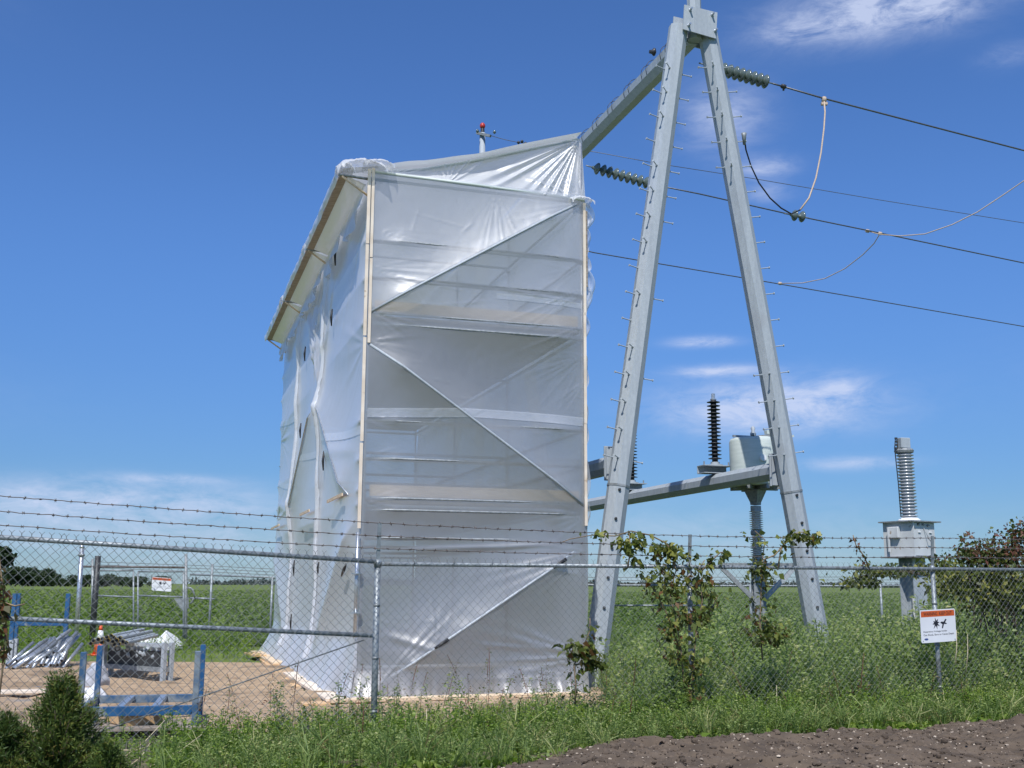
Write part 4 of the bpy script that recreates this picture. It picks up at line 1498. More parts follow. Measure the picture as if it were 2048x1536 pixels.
def transformer():
    Yd = 20.0
    q = at_depth(1821, 1080, Yd)
    base = Vector((q.x, q.y, 0))
    T = thing('voltage_transformer', 'grey ribbed insulator on a square pale metal cabinet on a post, right of the portal', 'transformer', base)
    z = lambda y: at_depth(1821, y, Yd).z
    R = Matrix.Rotation(math.radians(32), 3, 'Z')
    z0, z1 = z(1113), z(1046)
    w = .60
    MB().box(base + Vector((0, 0, (z0 + z1) / 2)), (w, w, z1 - z0), R, .012).build('cabinet', M['cabinet'], T)
    MB().box(base + Vector((0, 0, z1 + .012)), (w + .20, w + .14, .022), R).build('cabinet_lid', M['galv_dark'], T)
    MB().box(base + Vector((0, 0, z0 - .018)), (w + .14, w + .10, .026), R).build('cabinet_floor', M['galv_dark'], T)
    mb = MB()
    mb.box(base + R @ Vector((-w / 2 - .012, 0, 0)) + Vector((0, 0, (z0 + z1) / 2)), (.02, w + .06, z1 - z0 + .02), R)
    mb.build('side_flange', M['cabinet'], T)
    lf = R @ Vector((-1, 0, 0))
    ff = R @ Vector((0, -1, 0))
    MB().box(base + lf * (w / 2 + .06) + ff * -.05 + Vector((0, 0, z0 + .42)), (.07, .20, .20), R, .01).box(base + lf * (w / 2 + .09) + ff * -.16 + Vector((0, 0, z0 + .30)), (.03, .03, .44), R).build('switch_box', M['cabinet'], T)
    for dx, zz in ((-.14, .50), (.16, .50)):
        MB().box(base + ff * (w / 2 + .012) + (R @ Vector((dx, 0, 0))) + Vector((0, 0, z0 + zz * .85)), (.06, .014, .022), R).build('latch', M['white'], T)
    for dx, zz in ((-.16, .62), (.10, .60), (-.03, .62)):
        MB().lathe([(.022, 0), (.022, .03)], base + ff * (w / 2 + .002) + (R @ Vector((dx, 0, 0))) + Vector((0, 0, z0 + zz * .9)), ff, 8, False).build('gland', M['galv_dark'], T)
    # ribbed column
    a, b = z(1036), z(908)
    ax = Vector((-.010, 0, 1)).normalized()
    pr = [(.150, a)]
    n = 20
    st = (b - a) / n
    for k in range(n):
        zz = a + st * (k + .5)
        pr += [(.105, zz - st * .40), (.155, zz - st * .02), (.157, zz + st * .06), (.105, zz + st * .42)]
    pr += [(.11, b)]
    pr = [(r_, q_ - a) for r_, q_ in pr]
    MB().lathe(pr, base + Vector((0, 0, a)), ax, 22).build('ribbed_column', M['porc_grey'], T)
    MB().lathe([(.20, z1 + .024), (.20, z1 + .05), (.15, a)], base, seg=16, smooth=False).build('column_foot', M['white'], T)
    tp = base + ax * (b - a) + Vector((0, 0, a)) - Vector((.01, 0, 0))
    MB().lathe([(.11, 0), (.165, .02), (.175, .06), (.15, .09)], tp, ax, 18, False).build('head_ring', M['galv_dark'], T)
    MB().box(tp + Vector((-.02, -.05, .19)), (.19, .16, .19), Matrix.Rotation(.25, 3, 'Z'), .008).build('head_box', M['galv'], T)
    mb = MB()
    for k in range(4):
        mb.lathe([(.028, -.015), (.028, .015)], tp + Vector((-.15, -.05, .10 + .06 * k)), (0, 0, 1), 8, False)
    mb.build('terminal', M['steel_black'], T)
    lead = [tp + Vector((-.16, -.05, .28)), tp + Vector((-.185, -.05, .1)), base + Vector((-.175, -.05, (a + b) / 2)), base + Vector((-.165, -.05, a + .02))]
    MB().tube(lead, .010, 5).build('earth_lead', M['steel_black'], T)
    pts = [base + ff * .31 + (R @ Vector((-.02, 0, 0))) + Vector((0, 0, z0 + .5)), base + ff * .37 + (R @ Vector((.03, 0, 0))) + Vector((0, 0, z0 + .3)), base + ff * .33 + (R @ Vector((.18, 0, 0))) + Vector((0, 0, z0 + .22))]
    MB().tube(pts, .007, 5).build('conduit', M['galv_dark'], T)
    mb = MB()
    Rp = Matrix.Rotation(AU + .2, 3, 'Z')
    for d in (-.15, .15):
        mb.box(base + Rp @ Vector((0, d, 0)) + Vector((0, 0, z0 / 2 - .02)), (.32, .02, z0 - .02), Rp)
    mb.box(base + Vector((0, 0, z0 / 2 - .02)), (.02, .28, z0 - .02), Rp)
    mb.build('post', M['galv'], T)
    MB().box(base + Vector((-.06, -.19, .70)), (.09, .02, 1.3), Rp).build('cable_cover', M['porcelain'], T)


transformer()

# ------------------------------------------------------------------ fences
FN = Vector((FD.y, -FD.x, 0))                            # towards the road
GN = Vector((GD.y, -GD.x, 0))


def seg_tubes(A, B, r, seg=3):
    """many short straight tubes as arrays: A, B (n,3)"""
    A, B = np.asarray(A, float), np.asarray(B, float)
    d = B - A
    d /= np.linalg.norm(d, axis=1, keepdims=True) + 1e-9
    ref = np.where(np.abs(d[:, 2:3]) > .9, np.array([[0, 1.0, 0]]), np.array([[0, 0, 1.0]]))
    a = np.cross(d, ref)
    a /= np.linalg.norm(a, axis=1, keepdims=True)
    b = np.cross(a, d)
    ring = []
    for k in range(seg):
        t = 2 * math.pi * k / seg
        ring.append((a * math.cos(t) + b * math.sin(t)) * r)
    Q = []
    for k in range(seg):
        j = (k + 1) % seg
        Q.append(np.stack([A + ring[k], B + ring[k], B + ring[j], A + ring[j]], 1))
    return np.concatenate(Q)


def mesh_panel(p0, dirv, nrm, length, zb, ztop, w=.083, rad=.0019):
    """woven chain link: zigzag wires, hooked ends standing above the rail"""
    hw = w / 2
    nw = int(length / hw)
    A, B = [], []
    for k in range(nw):
        l0 = k * hw
        top0 = ztop(l0)
        nj = int(round((top0 - zb) / hw))
        pts = []
        for j in range(nj + 1):
            side = (k + j) % 2
            l = l0 + (hw if side else 0)
            q = p0 + dirv * (l + rnd.uniform(-.0025, .0025)) + nrm * (.024 + (.005 if side else -.003))
            q.z = zb + (ztop(l) - zb) * j / nj
            pts.append(q)
        for a, b in zip(pts[:-1], pts[1:]):
            A.append(a[:])
            B.append(b[:])
        if (k + nj) % 2 == 0 and k > 0:
            c = p0 + dirv * l0 + nrm * .024
            z = ztop(l0)
            for s_ in (-1, 1):
                a = Vector((c.x, c.y, z))
                m_ = a + dirv * .004 * s_ + Vector((0, 0, .022))
                e = m_ + dirv * (.020 * s_) + nrm * (.004 * s_) + Vector((0, 0, .020))
                A += [a[:], m_[:]]
                B += [m_[:], e[:]]
    return seg_tubes(A, B, rad, 3)


def barbed(pts, step=.125, seed=0):
    r_ = random.Random(seed)
    pts = [Vector(p) for p in pts]
    A, B, A2, B2 = [], [], [], []
    carry = 0
    last = None
    for a, b in zip(pts[:-1], pts[1:]):
        L = (b - a).length
        d = (b - a) / L
        n = max(2, int(L / .06))
        prev = a
        for i in range(1, n + 1):
            f = i / n
            q = a.lerp(b, f)
            if i < n:
                q = q + Vector((0, 0, r_.uniform(-.004, .004) - .010 * math.sin(math.pi * f)))
            A.append(prev[:])
            B.append(q[:])
            prev = q
        x = carry
        while x < L:
            c = a + d * x - Vector((0, 0, .010 * math.sin(math.pi * x / L)))
            for _ in range(3):
                v = Vector((r_.gauss(0, 1), r_.gauss(0, 1), r_.gauss(0, 1)))
                v = (v - d * v.dot(d) * .5).normalized() * .019
                A2.append((c - v)[:])
                B2.append((c + v)[:])
            A2.append((c - d * .012)[:])
            B2.append((c + d * .012)[:])
            x += step * r_.uniform(.9, 1.1)
        carry = x - L
    return np.concatenate([seg_tubes(A, B, .0040, 4), seg_tubes(A2[0::1], B2[0::1], .0022, 3), seg_tubes(A2[3::4], B2[3::4], .0062, 4)])


def front_fence():
    T = thing('chain_link_fence', 'near chain link fence topped with three strands of barbed wire, running across the whole picture', 'fence', P1)
    fp = lambda x, y: on_plane(x, y, P1, FN)
    gp = lambda x, y: on_plane(x, y, P1, GN)
    LL = 4.6
    zr_r = lambda l: fp(760, 1128).z + (fp(1868, 1138).z - fp(760, 1128).z) * l / 6.9
    g0, g1 = gp(0, 1074.5), gp(742, 1122)
    la, lb = (g0 - P1).dot(GD), (g1 - P1).dot(GD)
    zr_l = lambda l: g1.z + (g0.z - g1.z) * (l - lb) / (la - lb)        # l negative to the left
    LR = 10.4
    P_r = lambda l, z: Vector((P1.x + FD.x * l, P1.y + FD.y * l, z))
    P_l = lambda l, z: Vector((P1.x + GD.x * l, P1.y + GD.y * l, z))
    MB().tube([P_r(.03, zr_r(0)), P_r(LR, zr_r(LR))], .0215, 10).build('top_rail', M['fence'], T)
    MB().tube([P_l(-LL, zr_l(-LL)), P_l(-.03, zr_l(0))], .024, 10).build('top_rail', M['fence'], T)
    m0, m1 = gp(0, 1236), gp(745, 1271)
    d = (m0 - m1)
    MB().tube([m1 + d * .0, m1 + d * 1.22], .022, 10).build('brace_rail', M['fence'], T)
    t0, t1 = gp(728, 1280), gp(190, 1467)
    MB().tube([t0, t1], .0065, 6).build('truss_rod', M['wire'], T)
    # posts
    for i, (l, x, ytop) in enumerate(((0, 755, 1046), (None, 1382, 1069), (None, 1869, 1072), (10.35, None, None))):
        if l is None:
            q = fp(x, 1140)
            l = (q - P1).dot(FD)
        b = P_r(l, 0)
        zt = zr_r(l)
        post = MB().tube([b + Vector((0, 0, -.2)) - FN * .035, P_r(l, zt + .02) - FN * .035], .031 if i == 0 else .028, 12).build('post', M['fence'], T)
        zz = fp(x, ytop).z if x else zt + .40
        MB().lathe([(.037, 0), (.038, .05), (.024, .075)], P_r(l, zt - .03) - FN * .035, seg=12).bar(P_r(l, zt + .03) - FN * .03, P_r(l, zz), .034, .020, FN).build('barb_arm', M['fence'], post)
        for z in (.35, .85, 1.35):
            MB().lathe([(.034, -.012), (.035, 0), (.034, .012)], P_r(l, z) - FN * .035, seg=12).build('band', M['galv_dark'], post)
    # woven mesh
    Q = mesh_panel(P1, FD, FN, LR, .06, lambda l: zr_r(l) + .028, rad=.0015)
    quads_mesh('mesh_panel', Q, np.zeros(len(Q)), M['wire'], T)
    Q = mesh_panel(P1, -GD, GN, LL, .06, lambda l: zr_l(-l) + .028, rad=.0024)
    quads_mesh('mesh_panel', Q, np.zeros(len(Q)), M['wire'], T)
    # barbed wire
    rows = [((0, 991), (755, 1046), (1382, 1072), (1868, 1076)), ((0, 1021.5), (755, 1072), (1382, 1092), (1868, 1095)), ((0, 1049), (755, 1097), (1382, 1112), (1868, 1114))]
    for i, r_ in enumerate(rows):
        a, b = gp(*r_[0]), fp(*r_[1])
        c, e = fp(*r_[2]), fp(*r_[3])
        pts = [a + (a - b) * .2, b, c, e, e + (e - c) * .95]
        Q = barbed(pts, .125, i)
        quads_mesh('barbed_wire', Q, np.zeros(len(Q)), M['barb'], T)
    # tie wires on the rails
    A, B = [], []
    for k in range(24):
        l = .35 + k * .42
        c = P_r(l, zr_r(l)) + FN * .022
        A.append((c - Vector((0, 0, .03)))[:])
        B.append((c + Vector((.012, 0, .03)))[:])
    Q = seg_tubes(A, B, .003, 4)
    tag(quads_mesh('tie_wire', Q, np.zeros(len(Q)), M['wire'], T), kind='stuff')


front_fence()


def star(n, r0, r1, seed, sx=1.0):
    r_ = random.Random(seed)
    out = []
    for k in range(2 * n):
        a = math.pi * k / n + .2
        r = (r0 if k % 2 == 0 else r1) * r_.uniform(.8, 1.2)
        out.append((r * math.cos(a) * sx, r * math.sin(a)))
    return out


def text_obj(body, size, mat, parent, loc, ex, ey, en, width):
    """lettering turned into a thin mesh, fitted to a width and height"""
    cu = bpy.data.curves.new('lettering', 'FONT')
    cu.body = body
    cu.extrude = .01
    o = bpy.data.objects.new('lettering', cu)
    col.objects.link(o)
    bpy.context.view_layer.update()
    me = bpy.data.meshes.new_from_object(o.evaluated_get(bpy.context.evaluated_depsgraph_get()))
    bpy.data.objects.remove(o)
    co = np.zeros(len(me.vertices) * 3)
    me.vertices.foreach_get('co', co)
    co = co.reshape(-1, 3)
    lo_, hi_ = co.min(0), co.max(0)
    co = (co - (lo_ + hi_) / 2) / np.maximum(hi_ - lo_, 1e-6) * [width, size, .0012]
    off = np.array(Vector(loc) - parent_origin(parent))
    co = off + co[:, :1] * np.array(ex) + co[:, 1:2] * np.array(ey) + co[:, 2:] * np.array(en)
    me.vertices.foreach_set('co', co.reshape(-1))
    me.update()
    me.materials.clear()
    me.materials.append(mat)
    me.name = 'lettering'
    link(me, 'lettering', parent)


def warning_sign(c, ex, ey, w, h, label):
    ex, ey = Vector(ex).normalized(), Vector(ey).normalized()
    en = ex.cross(ey).normalized()
    T = thing('warning_sign', label, 'sign', c, 0, 'electrical warning signs')
    c = Vector(c)
    P = lambda x, y, o=0.0: c + ex * x + ey * y + en * o

    def plate(x0, y0, x1, y1, o, th, mat, name, cut=0.0):
        poly = [(x0 + cut, y0), (x1 - cut, y0), (x1, y0 + cut), (x1, y1 - cut), (x1 - cut, y1), (x0 + cut, y1), (x0, y1 - cut), (x0, y0 + cut)] if cut else [(x0, y0), (x1, y0), (x1, y1), (x0, y1)]
        return MB().prism(poly, P(0, 0, o), ex, ey, en * th).build(name, mat, T)
    plate(-w / 2, -h / 2, w / 2, h / 2, 0, .003, M['sign_white'], 'plate', .014)
    plate(-w * .475, h * .285, w * .475, h * .465, .003, .0012, M['sign_orange'], 'header')
    text_obj('WARNING  KEEP OUT', h * .105, M['ink'], T, P(0, h * .375, .0052), ex, ey, en, w * .80)
    mb = MB().prism(star(8, h * .17, h * .075, 3), P(-w * .06, h * .08, .003), ex, ey, en * .0012)
    fig = [(-.02, -.16), (.0, -.05), (-.05, .0), (-.02, .03), (.03, .02), (.07, .10), (.10, .085), (.06, .0), (.10, -.03), (.09, -.05), (.035, -.04), (.02, -.11), (.005, -.17)]
    mb.prism([(x * w * 1.25, y * h * 1.05) for x, y in fig], P(w * .12, h * .09, .003), ex, ey, en * .0012)
    mb.build('pictogram', M['ink'], T)
    text_obj('Hazardous Voltage Inside', h * .065, M['ink'], T, P(-w * .10, -h * .17, .0035), ex, ey, en, w * .66)
    text_obj('Can Shock, Burn or Cause Death', h * .065, M['ink'], T, P(0, -h * .265, .0035), ex, ey, en, w * .86)
    MB().prism([(.055 * w * math.cos(t), .032 * h * math.sin(t)) for t in np.linspace(0, 2 * math.pi, 15)[:-1]], P(-w * .36, -h * .39, .003), ex, ey, en * .0012).build('emblem', M['ink_blue'], T)
    mb = MB()
    for x in (-.45, .45):
        for y in (-.45, .45):
            mb.lathe([(.006, 0), (.006, .003)], P(x * w, y * h * .98, .003), en, 8, False)
    mb.build('rivet', M['galv_dark'], T)


def signs():
    q = lambda x, y: on_plane(x, y, P1 + FN * .045, FN)
    a, b, c, d = q(1839, 1221), q(1909, 1217), q(1913, 1281), q(1843, 1287)
    ctr = (a + b + c + d) / 4
    warning_sign(ctr, (b - a), ((a + b) - (c + d)), (b - a).length * 1.0, (a - d).length, 'white and orange warning sign on the near fence post at the right')


signs()

RY = 27.5


def rear_fence():
    T = thing('chain_link_fence', 'far chain link fence along the green field at the back of the yard', 'fence', (0, RY, 0))
    rp = lambda x, y, dy=0.0: at_depth(x, y, RY + dy)
    rail = [rp(380, 1149), rp(545, 1155), rp(1190, 1170), rp(1420, 1171.5), rp(1690, 1172), rp(2100, 1168)]
    MB().tube(rail, .022, 8).build('top_rail', M['fence'], T)
    mid = [rp(380, 1196), rp(430, 1198)]
    MB().tube(mid, .024, 8).build('brace_rail', M['fence'], T)
    MB().tube([rp(1180, 1211), rp(1425, 1211)], .022, 8).build('brace_rail', M['fence'], T)
    A, B = [], []
    for x, yt in ((425, 1128), (545, 1155), (1205, 1165), (1500, 1168), (1760, 1158), (1938, 1150), (2080, 1150)):
        q = rp(x, yt)
        MB().tube([(q.x, q.y, -.1), q], .03, 10).build('post', M['fence'], T)
    for dy in (3, 9, 15):
        pts = [rp(200, 1121 + dy), rp(425, 1129 + dy), rp(545, 1135 + dy), rp(1190, 1152 + dy), rp(2100, 1150 + dy)]
        MB().tube(pts, .005, 4).build('barbed_wire', M['barb'], T)
    # mesh, coarse wires
    xs = np.array([p.x for p in rail])
    zs = np.array([p.z for p in rail])
    w = .085
    A, B = [], []
    x = xs[0]
    while x < xs[-1]:
        zt = float(np.interp(x, xs, zs))
        n = int((zt - .05) / (w / 2))
        for s_ in (-1, 1):
            x2 = x + s_ * (zt - .05)
            if xs[0] <= x2 <= xs[-1]:
                A.append((x, RY, .05))
                B.append((x2, RY + .006 * s_, zt))
        x += w
    Q = seg_tubes(A, B, .0022, 3)
    quads_mesh('mesh_panel', Q, np.zeros(len(Q)), M['wire'], T)
    # the gate
    G = thing('yard_gate', 'double tube-framed gate with a warning sign at the back left of the yard', 'gate', rp(190, 1300))
    f = lambda x, y: at_depth(x, y, RY - .1)
    mb = MB()
    for x, y0, y1, r in ((185, 1118, 1300, .03), (372, 1108, 1302, .036)):
        a, b = f(x, y0), f(x, y1)
        o = MB().tube([b, a], r, 10).build('post', M['galv_dark'], G)
    a, b = f(196, 1112), f(196, 1302)
    MB().tube([(a.x, a.y, -.05), a], .075, 10).build('post', M['steel_black'], G)
    MB().tube([f(160, 1133), f(374, 1135)], .026, 8).build('header_rail', M['barb'], G)
    for x0, x1, yt in ((187, 267, 1141), (276, 367, 1143)):
        fr = MB()
        c = [f(x0, yt), f(x1, yt), f(x1, 1296), f(x0, 1296)]
        for p, q in zip(c, c[1:] + c[:1]):
            fr.tube([p, q], .022, 8)
        fr.tube([f(x0, 1191), f(x1, 1194)], .02, 8)
        o = fr.build('gate_leaf', M['fence'], G)
        A, B = [], []
        x = c[0].x
        H_ = c[0].z - c[3].z
        while x < c[1].x:
            for s_ in (-1, 1):
                lim = (c[1].x - x) if s_ > 0 else (x - c[0].x)
                hh = min(H_, lim)
                A.append((x, RY - .1, c[3].z))
                B.append((x + s_ * hh, RY - .1, c[3].z + hh))
                A.append((x, RY - .1, c[0].z))
                B.append((x + s_ * hh, RY - .1, c[0].z - hh))
            x += .085
        Q = seg_tubes(A, B, .0022, 3)
        quads_mesh('mesh_panel', Q, np.zeros(len(Q)), M['wire'], o)
    poly = [f(348, 1197), f(377, 1195), f(377, 1216), f(368, 1222), f(362, 1218)]
    mb = MB()
    n = len(poly)
    mb.add(poly + [p + Vector((0, .02, 0)) for p in poly], [tuple(range(n)), tuple(reversed(range(n, 2 * n)))] + [(i, i + n, (i + 1) % n + n, (i + 1) % n) for i in range(n)])
    mb.build('latch_plate', M['galv_dark'], G)
    ring = [f(378, 1187) + Vector((.13 * math.cos(t), 0, .20 * math.sin(t) - .06)) for t in np.linspace(-1.2, 3.4, 10)]
    MB().tube(ring, .022, 6).build('fork_latch', M['galv_dark'], G)
    # its sign
    a, b, c, d = f(305, 1154), f(344, 1157), f(344, 1182), f(304, 1181)
    ctr = (a + b + c + d) / 4 - Vector((0, .04, 0))
    warning_sign(ctr, (b - a), (a + b - c - d), (b - a).length, (a - d).length, 'white and red-topped warning sign hung on the back gate')
    # a free standing steel post near the gate
    a, b = at_depth(164, 1096, 25.5), at_depth(151, 1296, 25.5)
    T2 = thing('steel_post', 'pale round steel post leaning slightly, left of the back gate', 'post', (b.x, b.y, 0))
    MB().tube([b, a], .052, 12).lathe([(.055, 0), (.06, .03), (.03, .07), (.01, .08)], a, seg=12).build('tube', M['galv_bright'], T2)
    MB().lathe([(.07, -.03), (.085, 0), (.07, .03)], a - Vector((0, 0, .16)), seg=8, smooth=False).build('collar', M['galv_dark'], T2)


rear_fence()

# ------------------------------------------------------------------ things in the yard


def blue_rack():
    Q0 = ground(387, 1474)
    a = math.radians(13)
    W_, D_ = 1.12, 1.25
    T = thing('blue_rack', 'near blue steel stacking rack with worn posts, empty, behind the juniper bush', 'rack', Q0, a, 'blue stacking racks')
    LOCAL.add(T.name)
    h = .86
    for (x, y, mt, z0, lab) in ((0, 0, 'blue_worn', -.05, 'scuffed post with bare metal showing'), (-W_, 0, 'blue_worn', -.05, 'scuffed post with bare metal showing'), (0, D_, 'blue', .0, None), (-W_, D_, 'blue', .0, None)):
        o = MB().box((x, y, (h + z0) / 2), (.060, .060, h - z0), bev=.005).build('post', M[mt], T)
        if lab:
            o['label'] = lab
    MB().box((-W_ / 2, -.004, .27), (W_ - .06, .05, .095), bev=.004).build('bottom_rail', M['blue'], T)
    MB().box((-W_ / 2, D_, .27), (W_ - .06, .05, .085), bev=.004).build('bottom_rail', M['blue_worn'], T)
    for x in (0, -W_):
        MB().box((x, D_ / 2, .275), (.05, D_ - .07, .08), bev=.004).build('side_rail', M['blue_worn'], T)
    for x in (-.40, -.75):
        MB().box((x, D_ / 2, .285), (.075, D_ - .06, .05), bev=.004).build('cross_tube', M['galv_bright'], T)
    # boards below it
    R = Matrix.Rotation(a, 3, 'Z')
    g = Vector((Q0.x, Q0.y, 0))
    for i, (c, s, mt, lab, dr) in enumerate((
            ((-.55, -.02, .10), (1.35, .20, .035), 'wood_old', 'grey board lying closest to the fence under the near blue rack', .0),
            ((-.60, .30, .09), (1.45, .22, .035), 'wood_old', 'grey board in the middle under the near blue rack', .03),
            ((-.58, .66, .08), (1.40, .24, .035), 'wood_old', 'grey board at the back under the near blue rack', -.02),
            ((-.62, .35, .17), (.40, .55, .11), 'wood_orange', 'short thick brown timber block under the near blue rack', .5))):
        o = MB().box(g + R @ Vector(c), s, Matrix.Rotation(a + dr, 3, 'Z'), .004).build('board', M[mt])
        tag(o, lab, 'board', 'boards under the near blue rack')
    for i, x in enumerate((-1.0, -.15)):
        o = MB().box(g + R @ Vector((x, .3, .035)), (.09, .95, .07), R, .004).build('timber_bearer', M['wood_old'])
        tag(o, ('left' if i == 0 else 'right') + ' timber bearer carrying the grey boards under the near blue rack', 'timber')


blue_rack()


def tube_rack():
    g = ground(325, 1366)
    g2 = ground(206, 1356)
    d = (g2 - g)
    W_ = d.length
    a = math.atan2(-d.y, -d.x)
    T = thing('grey_rack', 'grey steel basket rack on legs filled with scaffold couplers, under the yellow-ended tubes', 'rack', g, a)
    LOCAL.add(T.name)
    D_ = .14
    h = .62
    for x in (0, -W_):
        for y in (0, D_):
            MB().box((x, y, h / 2), (.07, .07, h), bev=.004).build('leg', M['galv'], T)
    for y in (0, D_):
        MB().box((-W_ / 2, y, .20), (W_ - .07, .05, .07)).build('bottom_rail', M['galv_dark'], T)
        MB().box((-W_ / 2, y, h - .05), (W_ - .07, .045, .05)).build('top_rail', M['galv'], T)
    for x in (0, -W_):
        MB().box((x, D_ / 2, .20), (.05, D_ - .07, .07)).build('bottom_rail', M['galv_dark'], T)
    MB().box((-W_ / 2, .04, .36), (W_ - .08, .012, .24)).build('side_panel', M['steel_black'], T)
    MB().box((-W_ / 2, D_ / 2, .245), (W_ - .08, D_ - .06, .012)).build('floor_panel', M['steel_black'], T)
    R = Matrix.Rotation(a, 3, 'Z')
    mb = MB()
    r_ = random.Random(5)
    for k in range(70):
        c = Vector((-W_ * r_.uniform(.06, .95), r_.uniform(.02, .16), .38 + r_.uniform(0, .16)))
        ax = Vector((r_.gauss(0, 1), r_.gauss(0, 1), r_.gauss(0, .6))).normalized()
        mb.lathe([(.030, -.028), (.036, 0), (.030, .028)], Vector((g.x, g.y, 0)) + R @ c, ax, 7, False)
    tag(mb.build('couplers', M['galv']), 'heap of shiny scaffold couplers in the grey basket rack', 'couplers', kind='stuff')
    # tubes on top, ends painted yellow
    ends = [(186, 1281, 0), (181, 1287, 0), (196, 1279, 0), (205, 1278, 1), (213, 1274, 1), (222, 1272, 1), (228, 1276, 0), (216, 1281, 0), (225, 1283, 0), (233, 1281, 0), (240, 1276, 1), (203, 1285, 0), (237, 1288, 0), (229, 1290, 0), (246, 1283, 1), (252, 1286, 1)]
    dv = (ground(292, 1268, .74) - ground(225, 1283, .74))
    dv.z = 0
    dv.normalize()
    for i, (x, y, lng) in enumerate(ends):
        z = h + .035 + .05 * ((1291 - y) / 7.0)
        p = at_depth(x, y, 17.9 + .05 * (i % 3))
        L = 1.9 if not lng else 2.6
        col_ = 'low in the bundle' if y > 1280 else 'high in the bundle'
        T = thing('scaffold_tube', ('long' if lng else 'shorter') + ' grey scaffold tube with yellow painted open end across the grey rack', 'tube', p, 0, 'tubes with yellow ends on the grey rack')
        MB().tube([p, p + dv * L], .030, 10, caps=False).build('tube', M['galv'], T)
        MB().tube([p - dv * .005, p + dv * .04], .0325, 10, caps=False).build('painted_end', M['yellow'], T)
        MB().lathe([(.0305, 0), (.0305, .002)], p + dv * .03, dv, 10, False).build('dark_mouth', M['black'], T)  # black disc standing for the dark inside of the open tube


tube_rack()


def far_rack():
    q = ground(126, 1335)
    T = thing('blue_rack', 'far blue stacking rack around the heap of silver tubes at the left edge', 'rack', q, math.radians(4), 'blue stacking racks')
    LOCAL.add(T.name)
    W_ = .98
    for x in (0, -W_):
        MB().box((x, 0, .92), (.075, .06, .86), bev=.004).build('post', M['blue'], T)
        MB().box((x, .005, .25), (.11, .08, .50), bev=.004).build('leg', M['galv'], T)
    for x in (-.17, -W_ - .10):
        MB().box((x, .5, .92), (.06, .06, .86), bev=.004).build('post', M['blue'], T)
        MB().box((x, .5, .25), (.10, .08, .50), bev=.004).build('leg', M['galv'], T)
    MB().box((-W_ / 2, 0, .80), (W_ - .08, .05, .085), bev=.004).build('cross_rail', M['blue'], T)
    MB().box((-W_ / 2, 0, .12), (W_ - .1, .05, .07), bev=.004).build('bottom_rail', M['galv_dark'], T)
    MB().box((-W_ / 2 - .15, .5, .12), (W_ - .1, .05, .07), bev=.004).build('bottom_rail', M['galv_dark'], T)
    # silver tubes heaped with their ends to the road
    r_ = random.Random(3)
    base = ground(64, 1343)
    right = Vector((1, .05, 0)).normalized()
    k = 0
    for layer, n in enumerate((12, 11, 10, 8, 5)):
        for i in range(n):
            x = (i - (n - 1) / 2) * .085 + r_.uniform(-.015, .015) + layer * .03
            ang = (.60 if x < -.05 else .02) + r_.uniform(-.22, .22)
            d = Vector((math.sin(ang), math.cos(ang), .62 + r_.uniform(-.08, .12))).normalized()
            p = base + right * x + Vector((r_.uniform(-.05, .05), .10 * layer + r_.uniform(-.16, .1), .04 + layer * .062 + r_.uniform(0, .02)))
            T2 = thing('scaffold_tube', 'short bright zinc scaffold tube in the heap inside the far blue rack', 'tube', p, 0, 'silver tubes heaped in the far blue rack')
            MB().tube([p, p + d * (.66 + r_.uniform(-.15, .1))], .031, 9).build('tube', M['galv_bright'], T2)
            MB().lathe([(.024, 0), (.024, .003)], p - d * .003, -d, 9, False).build('dark_mouth', M['black'], T2)  # black disc on the closed end paints the tube's dark hollow
            k += 1


far_rack()


